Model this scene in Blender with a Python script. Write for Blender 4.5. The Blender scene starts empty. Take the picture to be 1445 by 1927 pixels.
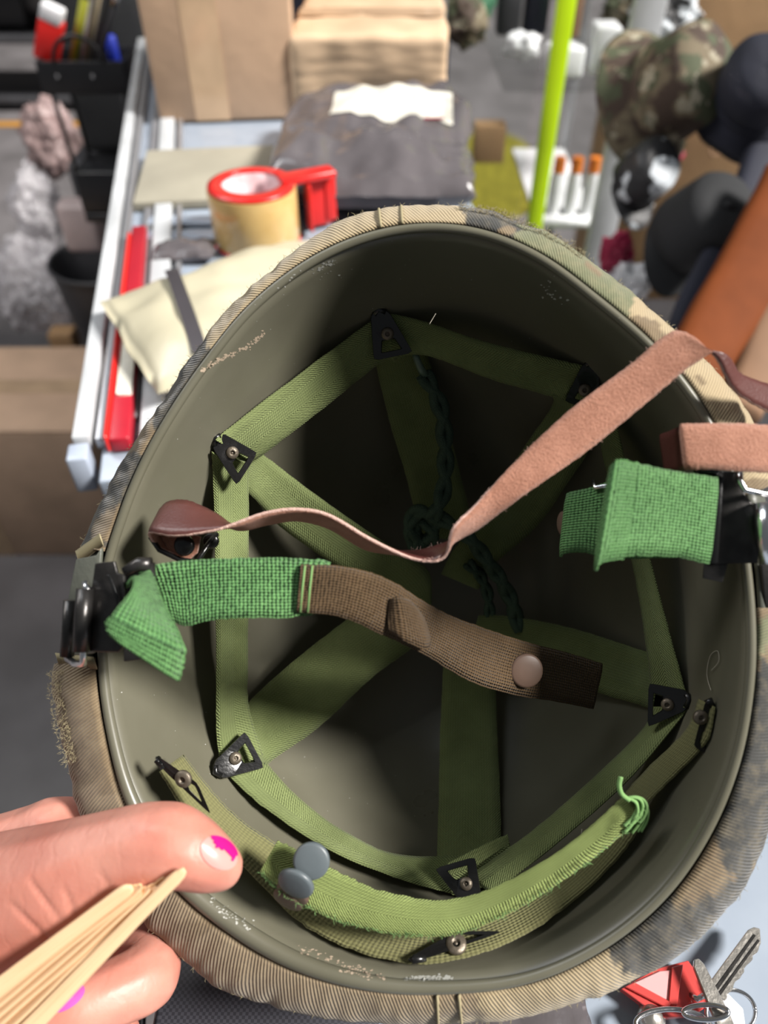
import bpy, bmesh, math, random
from mathutils import Vector, Matrix, noise
from mathutils.bvhtree import BVHTree
random.seed(7)
C = bpy.context.scene.collection
PI = math.pi
# ------------------------------------------------------------------ camera
F = 1420.0; CX, CY = 722.5, 963.5
SIZE = 1.085                      # real size of the shop against its layout units
EYE = Vector((0, 0, 0.385)); CAM = EYE*SIZE
SHOP = True
Rt = Vector((1, 0, 0)); Up = Vector((0, .70711, .70711)); Fw = Vector((0, .70711, -.70711))
cd = bpy.data.cameras.new('camera'); cam = bpy.data.objects.new('camera', cd); C.objects.link(cam)
cam.location = CAM; cam.rotation_euler = (PI/4, 0, 0)
cd.sensor_fit = 'VERTICAL'; cd.lens = 6.86; cd.sensor_height = 6.86*1927/F; cd.sensor_width = 6.86*1445/F
cd.clip_start = .01; cd.clip_end = 50
cd.dof.use_dof = True; cd.dof.focus_distance = .335; cd.dof.aperture_fstop = 1.6
bpy.context.scene.camera = cam
# ------------------------------------------------------------------ light
w = bpy.data.worlds.new('world'); bpy.context.scene.world = w; w.use_nodes = True
w.node_tree.nodes['Background'].inputs[0].default_value = (.90, .95, 1, 1)
w.node_tree.nodes['Background'].inputs[1].default_value = .135
def light(kind, name, loc, target, energy, color, **kw):
    l = bpy.data.lights.new(name, kind); l.energy = energy; l.color = color
    for k, v in kw.items(): setattr(l, k, v)
    o = bpy.data.objects.new(name, l); C.objects.link(o); o.location = loc
    o.rotation_euler = (Vector(target)-Vector(loc)).to_track_quat('-Z', 'Y').to_euler(); return o
light('SUN', 'sun', (.80*3, -.184*3, .75*3), (0, 0, 0), 8.5, (1, .96, .91), angle=.22)
light('AREA', 'fill_light', (-.9, .9, 1.7), (-.05, .25, .1), 11, (.88, .94, 1), shape='RECTANGLE', size=.5, size_y=1.2)  # added soft source for the cool highlights on the left helmet rim
light('AREA', 'fill_light', (-1.7, 1.0, 1.5), (-.75, 1.5, -.6), 22, (1, .96, .92), shape='RECTANGLE', size=.4, size_y=1.0)  # added unseen fill that brightens the floor and goods left of the counter
vs = bpy.context.scene.view_settings
vs.view_transform = 'Standard'; vs.look = 'None'; vs.gamma = 1; vs.use_curve_mapping = False; vs.exposure = .0
# ------------------------------------------------------------------ helpers
def P(x, y, d): return (EYE if SHOP else CAM) + d*((x-CX)/F*Rt - (y-CY)/F*Up + Fw)
def onz(x, y, z=0.0):
    D = (x-CX)/F*Rt - (y-CY)/F*Up + Fw; return EYE + D*((z-EYE.z)/D.z)
def px(p):
    r = p-CAM; d = r.dot(Fw); return (CX+F*r.dot(Rt)/d, CY-F*r.dot(Up)/d, d)
def nz(p, f=1.0, o=0.0): return noise.noise(Vector(p)*f+Vector((o, o*.7, -o)))
class G:
    """node graph shorthand"""
    def __init__(s, name):
        s.m = bpy.data.materials.new(name); s.m.use_nodes = True; s.t = s.m.node_tree
        s.b = s.t.nodes['Principled BSDF']
    def n(s, ty, **k):
        o = s.t.nodes.new('ShaderNode'+ty)
        ins = k.pop('i', {})
        for a, v in k.items(): setattr(o, a, v)
        for a, v in ins.items(): s.set(o.inputs[a], v)
        return o
    def set(s, sock, v):
        if isinstance(v, bpy.types.NodeSocket): s.t.links.new(v, sock)
        else:
            if hasattr(sock.default_value, '__len__') and len(sock.default_value) == 4 and len(v) == 3: v = (*v, 1)
            sock.default_value = v
    def math(s, op, a, b=0.0, c=0.0):
        o = s.n('Math', operation=op); s.set(o.inputs[0], a); s.set(o.inputs[1], b); s.set(o.inputs[2], c); return o.outputs[0]
    def mix(s, f, a, b):
        o = s.n('Mix', data_type='RGBA'); s.set(o.inputs[0], f); s.set(o.inputs[6], a); s.set(o.inputs[7], b); return o.outputs[2]
    def noise(s, scale, detail=3, vec=None, rough=.5):
        o = s.n('TexNoise'); s.set(o.inputs['Scale'], scale); s.set(o.inputs['Detail'], detail); s.set(o.inputs['Roughness'], rough)
        if vec is None: vec = s.n('TexCoord').outputs['Object']
        s.set(o.inputs['Vector'], vec); return o.outputs['Fac']
    def ramp(s, f, a, b):
        o = s.n('MapRange'); s.set(o.inputs[0], f); s.set(o.inputs[1], a); s.set(o.inputs[2], b); return o.outputs[0]
    def bump(s, h, strength, dist, prev=None):
        o = s.n('Bump'); s.set(o.inputs['Height'], h); s.set(o.inputs['Strength'], strength); s.set(o.inputs['Distance'], dist)
        if prev is not None: s.set(o.inputs['Normal'], prev)
        s.set(s.b.inputs['Normal'], o.outputs[0]); return o.outputs[0]
    def p(s, **k):
        for a, v in k.items(): s.set(s.b.inputs[a.replace('_', ' ')], v)
        return s
def simple(name, col, rough=.5, metal=0, bump=0, bscale=40, var=.12, vscale=12, **k):
    g = G(name); f = g.noise(vscale, 4)
    d = tuple(c*(1-var*1.6) for c in col); l = tuple(min(1, c*(1+var)) for c in col)
    g.p(Base_Color=g.mix(g.ramp(f, .3, .7), d, l), Roughness=rough, Metallic=metal, **k)
    if bump: g.bump(g.noise(bscale, 4), bump, .002)
    return g.m
def webbing(name, col, dark, per=.0011, mode='herring', bump=.6, band=.0085, faded=None):
    g = G(name); uv = g.n('UVMap').outputs[0]; sp = g.n('SeparateXYZ', i={0: uv}); u, v = sp.outputs[0], sp.outputs[1]
    jit = g.math('MULTIPLY', g.noise(900, 2), per*.45)
    v = g.math('ADD', v, jit)
    if mode == 'herring':
        tri = g.math('PINGPONG', u, band)
        ph = g.math('ADD', g.math('MULTIPLY', v, 2*PI/per), g.math('MULTIPLY', tri, 1.1*2*PI/per))
        h = g.math('SINE', ph); h2 = g.math('SINE', g.math('MULTIPLY', u, 2*PI/(per*1.0)))
        h = g.math('ADD', g.math('MULTIPLY', h, .7), g.math('MULTIPLY', h2, .3))
    elif mode == 'rib':
        h = g.math('SINE', g.math('MULTIPLY', u, 2*PI/per)); h2 = g.math('SINE', g.math('MULTIPLY', v, 2*PI/(per*1.6)))
        h = g.math('ADD', g.math('MULTIPLY', h, .65), g.math('MULTIPLY', h2, .35))
    else:
        a = g.math('MULTIPLY', u, 2*PI/per); b = g.math('MULTIPLY', v, 2*PI/(per*1.25))
        h = g.math('MULTIPLY', g.math('SINE', g.math('ADD', a, b)), g.math('SINE', g.math('SUBTRACT', a, b)))
    hh = g.ramp(h, -1, 1)
    c1 = g.mix(hh, dark, col)
    big = g.ramp(g.noise(45, 4), .35, .75)
    c1 = g.mix(g.math('MULTIPLY', big, .45), c1, faded or tuple(min(1, c*1.35+.005) for c in col))
    g.p(Base_Color=c1, Roughness=.85, Sheen_Weight=.06, Specular_IOR_Level=.2)
    h = g.math('ADD', h, g.math('MULTIPLY', g.noise(1800, 2), .8))
    g.bump(h, bump, per*.45)
    return g.m
ORG = {}
def org(o):
    return ORG.get(o.name, Vector((0, 0, 0))) if o else Vector((0, 0, 0))
def thing(name, label, cat, loc, group=None):
    if SHOP: loc = Vector(loc)*SIZE
    o = bpy.data.objects.new(name, None); C.objects.link(o); o.location = loc; o.empty_display_size = .02
    o['label'] = label; o['category'] = cat
    if group: o['group'] = group
    ORG[o.name] = Vector(loc); return o
def obj(name, vs_, fs, mats, parent=None, smooth=True, uv=None, mi=None, label=None, cat=None, group=None, kind=None, col=None):
    vs_ = [Vector(v)*(SIZE if SHOP else 1) for v in vs_]
    if parent: og = org(parent)
    else:
        og = Vector(((min(v.x for v in vs_)+max(v.x for v in vs_))/2, (min(v.y for v in vs_)+max(v.y for v in vs_))/2, min(v.z for v in vs_)))
    me = bpy.data.meshes.new(name); me.from_pydata([v-og for v in vs_], [], fs)
    if not isinstance(mats, (list, tuple)): mats = [mats]
    for m in mats: me.materials.append(m)
    if smooth: me.polygons.foreach_set('use_smooth', [True]*len(me.polygons))
    if mi: me.polygons.foreach_set('material_index', mi)
    if uv:
        l = me.uv_layers.new(name='UVMap')
        for lp in me.loops: l.data[lp.index].uv = uv[lp.vertex_index]
    if col:
        a = me.color_attributes.new('Col', 'FLOAT_COLOR', 'POINT')
        for i, c in enumerate(col): a.data[i].color = (*c, 1)
    me.update()
    o = bpy.data.objects.new(name, me); C.objects.link(o)
    if parent: o.parent = parent; ORG[o.name] = og
    else: o.location = og; ORG[o.name] = og
    for k, v in (('label', label), ('category', cat), ('group', group), ('kind', kind)):
        if v: o[k] = v
    return o
def autosmooth(o, ang=35):
    me = o.data; bm = bmesh.new(); bm.from_mesh(me)
    for e in bm.edges:
        if len(e.link_faces) == 2 and e.calc_face_angle(0) > math.radians(ang): e.smooth = False
    bm.to_mesh(me); bm.free(); return o
def cr(pts, n):
    """catmull-rom through tuples"""
    out = []; m = len(pts)
    for i in range(m-1):
        p0 = pts[max(i-1, 0)]; p1 = pts[i]; p2 = pts[i+1]; p3 = pts[min(i+2, m-1)]
        for k in range(n):
            t = k/n
            out.append(tuple(.5*((2*b)+(c-a)*t+(2*a-5*b+4*c-d)*t*t+(-a+3*b-3*c+d)*t**3) for a, b, c, d in zip(p0, p1, p2, p3)))
    out.append(tuple(pts[-1])); return out
def tube_data(pts, rad, n=10, closed=False, cap=True):
    pts = [Vector(p) for p in pts]; m = len(pts)
    if not hasattr(rad, '__len__'): rad = [rad]*m
    V = []; Fc = []; up = None
    for i, p in enumerate(pts):
        if closed: d = pts[(i+1) % m]-pts[i-1]
        else: d = pts[min(i+1, m-1)]-pts[max(i-1, 0)]
        d.normalize()
        if up is None: up = d.orthogonal().normalized()
        else: up = (up-d*up.dot(d)).normalized()
        s = d.cross(up)
        for k in range(n):
            a = 2*PI*k/n; V.append(p+rad[i]*(math.cos(a)*up+math.sin(a)*s))
    for i in range(m if closed else m-1):
        for k in range(n):
            j = (i+1) % m; Fc.append((i*n+k, i*n+(k+1) % n, j*n+(k+1) % n, j*n+k))
    if cap and not closed: Fc += [tuple(range(n))[::-1], tuple(range((m-1)*n, m*n))]
    return V, Fc
def tube(name, pts, rad, m, parent=None, n=10, closed=False, **k):
    V, Fc = tube_data(pts, rad, n, closed); return obj(name, V, Fc, m, parent, **k)
def merge(parts):
    V = []; Fc = []
    for v, f in parts:
        b = len(V); V += list(v); Fc += [tuple(i+b for i in q) for q in f]
    return V, Fc
def lathe_data(prof, axis_p, axis_d, n=32, ref=None):
    axis_p = Vector(axis_p); d = Vector(axis_d).normalized(); u = (Vector(ref)-d*Vector(ref).dot(d)).normalized() if ref is not None else d.orthogonal().normalized(); s = d.cross(u)
    V = []; Fc = []
    for r, h in prof:
        for k in range(n):
            a = 2*PI*k/n; V.append(axis_p+d*h+r*(math.cos(a)*u+math.sin(a)*s))
    for i in range(len(prof)-1):
        for k in range(n): Fc.append((i*n+k, i*n+(k+1) % n, (i+1)*n+(k+1) % n, (i+1)*n+k))
    Fc.append(tuple(range(n))[::-1]); Fc.append(tuple(range((len(prof)-1)*n, len(prof)*n)))
    return V, Fc
def box_data(c, sz, rz=0, bev=.002, rx=0, ry=0):
    bm = bmesh.new(); bmesh.ops.create_cube(bm, size=1)
    bmesh.ops.scale(bm, vec=sz, verts=bm.verts)
    if bev: bmesh.ops.bevel(bm, geom=bm.edges, offset=bev, segments=2, affect='EDGES', profile=.5)
    M = Matrix.Translation(Vector(c)) @ Matrix.Rotation(rz, 4, 'Z') @ Matrix.Rotation(rx, 4, 'X') @ Matrix.Rotation(ry, 4, 'Y')
    V = [M @ v.co for v in bm.verts]; bm.verts.index_update(); Fc = [tuple(v.index for v in f.verts) for f in bm.faces]; bm.free(); return V, Fc
def box(name, c, sz, m, parent=None, rz=0, bev=.002, rx=0, ry=0, **k):
    V, Fc = box_data(c, sz, rz, bev, rx, ry); return autosmooth(obj(name, V, Fc, m, parent, **k), 50)
def grid_faces(nr, nc, wrap=False, off=0):
    return [(off+i*nc+j, off+i*nc+(j+1) % nc, off+(i+1)*nc+(j+1) % nc, off+(i+1)*nc+j) for i in range(nr-1) for j in range(nc if wrap else nc-1)]
def ribbon(name, st, m, parent, th=.0012, n=10, wseg=6, fuzz=.0003, wav=0.0, crown=0.0, two=False, world=False, label=None, caps=True):
    """st: list of (xa,ya,da, xb,yb,db): both long edges as pixel + distance; becomes a cloth strip of real thickness"""
    pts = cr(st, n); m_ = len(pts); V = []; UV = []; L = 0; prev = None
    rows = []
    for i, s in enumerate(pts):
        a = P(*s[:3]); b = P(*s[3:]); rows.append((a, b))
    W = sum((a-b).length for a, b in rows)/m_
    for side in (0, 1):
        L = 0; prev = None
        for i, (a, b) in enumerate(rows):
            c = (a+b)/2
            if prev is not None: L += (c-prev).length
            prev = c
            a2, b2 = rows[min(i+1, m_-1)]; a1, b1 = rows[max(i-1, 0)]
            t = ((a2+b2)-(a1+b1)).normalized(); wv = (a-b)
            nn = t.cross(wv)
            nn = nn.normalized() if nn.length > 1e-9 else Vector((0, 0, 1))
            for k in range(wseg+1):
                f = k/wseg; p = b.lerp(a, f)
                ef = 0
                if k in (0, wseg) and fuzz:
                    ef = fuzz*(nz((L*900, k, i*.01))+.6*nz((L*2500, 5, k)))*(1 if k else -1)
                p = p+wv.normalized()*ef + nn*(crown*math.sin(PI*f)+wav*nz((L*60, f*2, 3.1)))
                q = th/2*(1 if side == 0 else -1)
                if k in (0, wseg): q *= .55
                V.append(p+nn*q); UV.append((f*W, L))
    nr, nc = m_, wseg+1; off = nr*nc
    Fc = grid_faces(nr, nc); k0 = len(Fc)
    Fc += [tuple(reversed(q)) for q in grid_faces(nr, nc, off=off)]; k1 = len(Fc)
    for i in range(nr-1):
        Fc.append((i*nc, (i+1)*nc, off+(i+1)*nc, off+i*nc)); j = nc-1
        Fc.append(((i+1)*nc+j, i*nc+j, off+i*nc+j, off+(i+1)*nc+j))
    for k in range(wseg):
        Fc.append((k+1, k, off+k, off+k+1)); b = (nr-1)*nc
        Fc.append((b+k, b+k+1, off+b+k+1, off+b+k))
    mi = None
    if two: mi = [0]*k0+[1]*(k1-k0)+[2]*(len(Fc)-k1)
    return obj(name, V, Fc, m, parent, uv=UV, mi=mi, label=label)
def hairs(name, roots, parent, m, ln=.003, r=.00006):
    D = []
    for p, d in roots:
        L = ln*random.uniform(.4, 1.6); a = Vector(d).normalized(); j = Vector([random.uniform(-1, 1) for _ in range(3)])
        D.append(tube_data([p, p+(a+.4*j)*L*.5, p+(a+.9*j).normalized()*L], [r, r, r*.5], 3))
    V, Fc = merge(D); return obj(name, V, Fc, m, parent, kind='stuff')
# ------------------------------------------------------------------ materials
M = {}
g = G('liner_paint')
f = g.ramp(g.noise(18, 5), .3, .7); sc = g.ramp(g.noise(260, 6, rough=.7), .66, .72)
g.p(Base_Color=g.mix(g.math('MULTIPLY', sc, .35), g.mix(f, (.106, .101, .071), (.132, .126, .092)), (.17, .16, .12)), Roughness=g.math('ADD', .27, g.math('MULTIPLY', f, .12)), Specular_IOR_Level=.5)
g.bump(g.noise(60, 4), .12, .001); M['liner'] = g.m
M['steel'] = simple('olive_steel', (.10, .105, .085), .38, 0, .15, 200)
M['chip'] = simple('chipped_paint', (.42, .33, .24), .8); M['chip_w'] = simple('pale_scratch', (.42, .42, .38), .6)
M['web'] = webbing('green_herringbone_webbing', (.205, .245, .098), (.085, .108, .038), .0013)
M['nape'] = webbing('worn_green_webbing', (.21, .26, .085), (.12, .15, .045), .0012)
M['olive'] = webbing('olive_webbing', (.17, .165, .07), (.115, .112, .05), .0011, 'rib')
M['chin'] = webbing('bright_green_webbing', (.17, .37, .125), (.07, .215, .066), .0023, 'basket', 1.0)
M['brown'] = webbing('brown_cotton_webbing', (.10, .060, .027), (.045, .029, .015), .0021, 'basket', .7)
M['black'] = simple('black_enamel', (.008, .008, .008), .24, 0, .08, 500)
M['gun'] = simple('dark_gunmetal', (.055, .052, .05), .33, .7, .1, 300, var=.3, vscale=80)
M['rivet'] = simple('dull_bronze_rivet', (.15, .125, .095), .45, .6, .2, 500)
M['snapg'] = simple('grey_snap_enamel', (.10, .12, .13), .42); M['snapb'] = simple('brown_snap_enamel', (.115, .072, .052), .45, 0)
M['silver'] = simple('bright_metal', (.72, .72, .73), .2, 1, .1, 300)
g = G('maroon_leather'); g.p(Base_Color=g.mix(g.noise(300, 4), (.075, .022, .018), (.10, .034, .028)), Roughness=.38); g.bump(g.noise(900, 3), .35, .0004); M['leather'] = g.m
g = G('pink_suede'); f = g.noise(1100, 4, rough=.7); b = g.ramp(g.noise(120, 4), .3, .7)
g.p(Base_Color=g.mix(b, g.mix(f, (.27, .105, .062), (.52, .25, .165)), g.mix(f, (.38, .15, .09), (.66, .34, .235))), Roughness=.95, Sheen_Weight=.3, Specular_IOR_Level=.1); g.bump(f, 1, .0012); M['suede'] = g.m
g = G('raw_leather_edge'); f = g.noise(1600, 4)
g.p(Base_Color=g.mix(f, (.42, .22, .17), (.72, .52, .45)), Roughness=.95); g.bump(f, .9, .0008); M['ledge'] = g.m
g = G('camouflage_twill'); a = g.n('Attribute', attribute_name='Col'); uv = g.n('UVMap').outputs[0]; sp = g.n('SeparateXYZ', i={0: uv})
s = g.math('SINE', g.math('ADD', g.math('MULTIPLY', sp.outputs[0], 2*PI/.00125), g.math('MULTIPLY', sp.outputs[1], 2*PI/.0034)))
wn = g.ramp(g.noise(160, 6, rough=.7), .45, .75)
c1 = g.mix(g.ramp(s, -1, 1), g.mix(.33, a.outputs[0], (.02, .018, .012)), a.outputs[0])
g.p(Base_Color=g.mix(g.math('MULTIPLY', wn, .28), c1, (.42, .34, .21)), Roughness=.9, Sheen_Weight=.3, Specular_IOR_Level=.2)
h = g.math('ADD', s, g.math('MULTIPLY', g.noise(1500, 2), .7)); g.bump(h, .5, .0004); M['camo'] = g.m
M['fray'] = simple('frayed_khaki_thread', (.34, .29, .17), .9); M['lint'] = simple('pale_lint', (.5, .46, .38), .9)
M['gfray'] = simple('green_thread', (.16, .30, .10), .9); M['cord'] = simple('dark_green_cord', (.045, .080, .052), .8, 0, .7, 1500)
g = G('skin'); f = g.ramp(g.noise(28, 5), .35, .7); f2 = g.noise(600, 3)
g.p(Base_Color=g.mix(f, (.46, .165, .120), (.59, .275, .21)), Roughness=.46, Subsurface_Weight=.25, Subsurface_Radius=(1, .35, .2), Subsurface_Scale=.006, Specular_IOR_Level=.45)
b1 = g.bump(f2, .18, .0004)
tc = g.n('TexCoord').outputs['Object']; wv = g.n('TexWave', wave_type='BANDS', bands_direction='X'); g.set(wv.inputs['Vector'], tc); g.set(wv.inputs['Scale'], 38); g.set(wv.inputs['Distortion'], 6); g.set(wv.inputs['Detail'], 3); g.set(wv.inputs['Detail Scale'], 3)
g.bump(g.ramp(wv.outputs['Fac'], .0, .35), .09, .0005, b1)
M['skin'] = g.m
M['nail'] = simple('natural_nail', (.62, .29, .26), .28, var=.03); M['polish'] = simple('magenta_nail_polish', (.62, .012, .20), .16, var=.02); M['polish2'] = simple('lilac_nail_polish', (.50, .10, .40), .2, var=.02)
g = G('pale_wood'); uv = g.n('UVMap').outputs[0]; mp = g.n('Mapping', i={0: uv, 3: (1500, 30, 1)}); f = g.noise(1, 3, mp.outputs[0])
g.p(Base_Color=g.mix(f, (.68, .40, .20), (.86, .64, .40)), Roughness=.6); g.bump(f, .4, .0003); M['wood'] = g.m
def card(name, col, **k):
    g = G(name); f = g.noise(9, 5); sp = g.n('SeparateXYZ', i={0: g.n('TexCoord').outputs['Object']})
    cor = g.math('SINE', g.math('MULTIPLY', sp.outputs[0], 900)); cc = g.mix(g.ramp(f, .3, .7), tuple(c*.82 for c in col), tuple(min(1, c*1.1) for c in col))
    g.p(Base_Color=g.mix(g.math('MULTIPLY', g.ramp(cor, -1, 1), .06), cc, (.3, .2, .12)), Roughness=.75, **k); g.bump(g.noise(30, 4), .3, .003); return g.m
M['card'] = card('brown_cardboard', (.54, .36, .235)); M['card2'] = card('tan_cardboard', (.46, .28, .14)); M['card3'] = card('dull_cardboard', (.66, .45, .31))
M['kraft'] = card('kraft_wrapping', (.60, .43, .28)); M['tapec'] = simple('clear_packing_tape', (.55, .38, .24), .12)
M['alu'] = simple('brushed_aluminium', (.55, .55, .57), .35, .8, .1, 200, var=.06); M['aluw'] = simple('white_coated_rail', (.46, .475, .49), .35, 0)
g = G('pale_blue_counter'); f = g.noise(30, 5); g.p(Base_Color=g.mix(f, (.24, .285, .35), (.34, .385, .45)), Roughness=.22); M['counter'] = g.m
M['cside'] = simple('counter_side_grey', (.16, .16, .17), .5)
g = G('dark_ribbed_mat'); wv = g.n('TexChecker'); g.set(wv.inputs['Vector'], g.n('TexCoord').outputs['Object']); g.set(wv.inputs['Scale'], 700)
g.p(Base_Color=g.mix(wv.outputs[1], (.028, .028, .036), (.055, .055, .068)), Roughness=.6); g.bump(wv.outputs[1], .6, .0006); M['mat'] = g.m
g = G('speckled_floor'); f = g.ramp(g.noise(4, 6), .35, .65); g.p(Base_Color=g.mix(f, (.10, .094, .096), (.16, .15, .155)), Roughness=.42); g.bump(g.noise(80, 4), .2, .002); M['floor'] = g.m
M['wall'] = simple('dark_wall', (.05, .045, .045), .8); M['red'] = simple('red_plastic', (.62, .018, .015), .3, var=.05); M['dred'] = simple('dark_red_plastic', (.36, .012, .025), .35)
g = G('tan_tape_roll'); f = g.noise(40, 3); g.p(Base_Color=g.mix(f, (.48, .30, .10), (.66, .47, .20)), Roughness=.14, Coat_Weight=.4); M['roll'] = g.m
M['tcore'] = simple('pink_white_core', (.72, .50, .52), .6, var=.25, vscale=60); M['bagblk'] = simple('black_poly_film', (.10, .09, .095), .18, 0, .8, 45); M['cream'] = simple('cream_poly_film', (.50, .46, .33), .32, 0, .3, 25, var=.06)
M['label'] = simple('white_paper_label', (.68, .66, .58), .4, var=.15, vscale=40); M['dstrip'] = simple('dark_print_strip', (.05, .045, .05), .4)
M['blk'] = simple('black_plastic', (.012, .012, .014), .38); M['dgrey'] = simple('dark_grey_plastic', (.045, .045, .05), .45); M['white'] = simple('white_plastic', (.68, .68, .70), .4); M['pinkw'] = simple('pinkish_white_plastic', (.60, .48, .47), .5)
M['lime'] = simple('lime_yellow_foam', (.52, .78, .004), .45, var=.05); M['yellow'] = simple('yellow_floor_paint', (.19, .17, .02), .4, var=.3, vscale=20); M['orangep'] = simple('orange_floor_paint', (.42, .20, .03), .5)
g = G('clear_glass'); g.p(Base_Color=(.9, .97, .95), Roughness=.02, Transmission_Weight=1.0, IOR=1.02, Alpha=.35); M['glass'] = g.m
g = G('clear_film'); f = g.ramp(g.noise(22, 5), .4, .65); g.p(Base_Color=(.66, .63, .66), Roughness=.18, Alpha=g.math('ADD', .35, g.math('MULTIPLY', f, .4))); g.bump(g.noise(35, 4), .8, .01); M['film'] = g.m
M['orange'] = simple('orange_plastic', (.72, .20, .03), .4); M['navy'] = simple('navy_fabric', (.012, .014, .028), .75, 0, .4, 300); M['tanl'] = simple('orange_tan_leather', (.15, .038, .009), .75, 0, .2, 40, Specular_IOR_Level=.15)
M['tanf'] = simple('brown_suede_hide', (.22, .12, .065), .8); M['blkf'] = simple('black_fabric', (.014, .015, .017), .85, 0, .5, 400)
g = G('camouflage_cotton'); f1 = g.ramp(g.noise(16, 4), .44, .5); f2 = g.ramp(g.noise(23, 4, rough=.6), .52, .57)
f3 = g.ramp(g.noise(31, 3), .6, .63)
g.p(Base_Color=g.mix(f3, g.mix(f2, g.mix(f1, (.055, .035, .025), (.15, .12, .075)), (.065, .075, .04)), (.30, .27, .20)), Roughness=.85); M['hatc'] = g.m
g = G('black_white_print'); f1 = g.ramp(g.noise(20, 3), .5, .53); g.p(Base_Color=g.mix(f1, (.02, .02, .022), (.58, .62, .66)), Roughness=.5); g.bump(g.noise(30, 3), .6, .01); M['bwp'] = g.m
M['crim'] = simple('crimson_cloth', (.32, .008, .05), .6, var=.3); M['green'] = simple('green_cloth', (.03, .12, .06), .7); M['brass'] = simple('nickel_key_metal', (.66, .62, .56), .28, .9, .15, 300)
g = G('red_clear_plastic'); g.p(Base_Color=(.80, .10, .09), Roughness=.15, Transmission_Weight=.3, Coat_Weight=.5); M['rtag'] = g.m
M['rtagp'] = simple('pale_pink_insert', (.82, .38, .38), .3, var=.04)
M['yel'] = simple('yellow_green_pencil', (.45, .46, .05), .45); M['beige'] = simple('beige_tool', (.55, .45, .30), .5); M['blue'] = simple('blue_cap', (.02, .04, .4), .4)
M['greyb'] = card('greyish_cardboard', (.30, .28, .22)); M['blueL'] = simple('bluish_white_film', (.38, .43, .52), .2)
# ================================================================== SETTING
def plane(name, pts, m, **k): return obj(name, pts, [tuple(range(len(pts)))], m, smooth=False, **k)
fl = box('floor', (0, 3.2, -1.0), (9, 9, .1), M['floor'], bev=0, kind='structure')
box('wall_back', (0, 7.75, .3), (9, .1, 2.7), M['wall'], bev=0, kind='structure')
# ================================================================== HELMET
SHOP = False
RIM = [(800,420),(900,430),(1000,468),(1130,560),(1250,668),(1330,775),(1385,900),(1408,1030),(1420,1150),(1417,1300),(1393,1430),(1342,1560),(1253,1690),(1130,1790),(1000,1848),(840,1868),(700,1860),(560,1820),(440,1752),(330,1660),(240,1510),(200,1370),(183,1200),(190,1080),(225,960),(300,800),(380,680),(480,562),(600,475),(700,435)]
OUT = [(800,388),(880,391),(930,398),(1000,425),(1070,460),(1130,503),(1200,560),(1255,608),(1340,690),(1400,765),(1450,860),(1475,1000),(1482,1150),(1485,1300),(1475,1430),(1450,1560),(1395,1680),(1310,1770),(1230,1828),(1100,1885),(1000,1912),(880,1928),(760,1930),(600,1912),(470,1882),(370,1830),(285,1750),(215,1660),(160,1550),(120,1410),(98,1290),(106,1240),(118,1180),(125,1100),(140,1050),(165,1000),(200,925),(240,850),(290,775),(330,715),(400,617),(480,530),(560,467),(640,416),(740,390)]
RC = (802, 1144)
def polar(L):
    q = sorted((math.atan2(y-RC[1], x-RC[0]) % (2*PI), math.hypot(x-RC[0], y-RC[1])) for x, y in L)
    q = [(a-2*PI, r) for a, r in q[-3:]]+q+[(a+2*PI, r) for a, r in q[:3]]
    def f(a):
        a %= 2*PI
        for i in range(len(q)-1):
            if q[i][0] <= a < q[i+1][0]:
                (a0, r0), (a1, r1), (a2, r2), (a3, r3) = q[max(i-1, 0)], q[i], q[i+1], q[min(i+2, len(q)-1)]
                t = (a-a1)/(a2-a1); m1 = (r2-r0)/(a2-a0)*(a2-a1); m2 = (r3-r1)/(a3-a1)*(a2-a1)
                return (2*t**3-3*t*t+1)*r1+(t**3-2*t*t+t)*m1+(-2*t**3+3*t*t)*r2+(t**3-t*t)*m2
    return f
rimf, outf = polar(RIM), polar(OUT)
NT = 360
D0 = .285
def drim(x, y): return D0/(1+.12*(x-RC[0])/F+.03*(y-RC[1])/F)
def rp(a, k=1.0, off=0.0, dd=0.0):
    r = rimf(a)*k+off; x = RC[0]+r*math.cos(a); y = RC[1]+r*math.sin(a); return P(x, y, drim(x, y)+dd)
CEN = P(RC[0], RC[1], D0)
AX = (.15*Rt - .06*Up + Fw)
HH = .158
def gsh(q): return max(0.0, 1-q**2.5)**(1/2.1)
def liner_pt(a, s):
    q = s/HH; R = rp(a, .985)-CEN
    k = .965*gsh(q)+.035*math.exp(-s/.016)
    return CEN+AX*s+R*k
def LK(i):
    a = i*2*PI/NT; return 1+.9*math.exp(-((a-2.1)/.55)**2)
rows = []
lip = .0018
for j in range(9):   # rolled edge, outside to inside
    t = PI*(1.15-j/8*1.25); rows.append([rp(i*2*PI/NT, 1, -7)+(rp(i*2*PI/NT)-CEN).normalized()*(lip*LK(i)*math.cos(t))-AX*lip*LK(i)*math.sin(t)+AX*.001 for i in range(NT)])
base_rows = [[liner_pt(i*2*PI/NT, HH*(1-(1-(j/44))**1.0) if j < 30 else HH*math.sin(PI/2*0+0)) for i in range(NT)] for j in range(0)]
ss = [.003+HH*.8*(j/26) for j in range(27)]+[HH*(.8+.2*math.sin(PI/2*j/14)) for j in range(1, 15)]
ss[-1] = HH*.99999
for s in ss: rows.append([liner_pt(i*2*PI/NT, s) for i in range(NT)])
V = [p for r in rows for p in r]; Fc = grid_faces(len(rows), NT, True)
V.append(CEN+AX*HH); k = len(V)-1; b = (len(rows)-1)*NT
Fc += [(b+i, b+(i+1) % NT, k) for i in range(NT)]
BV = BVHTree.FromPolygons([v.copy() for v in V], [tuple(f) for f in Fc])
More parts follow.
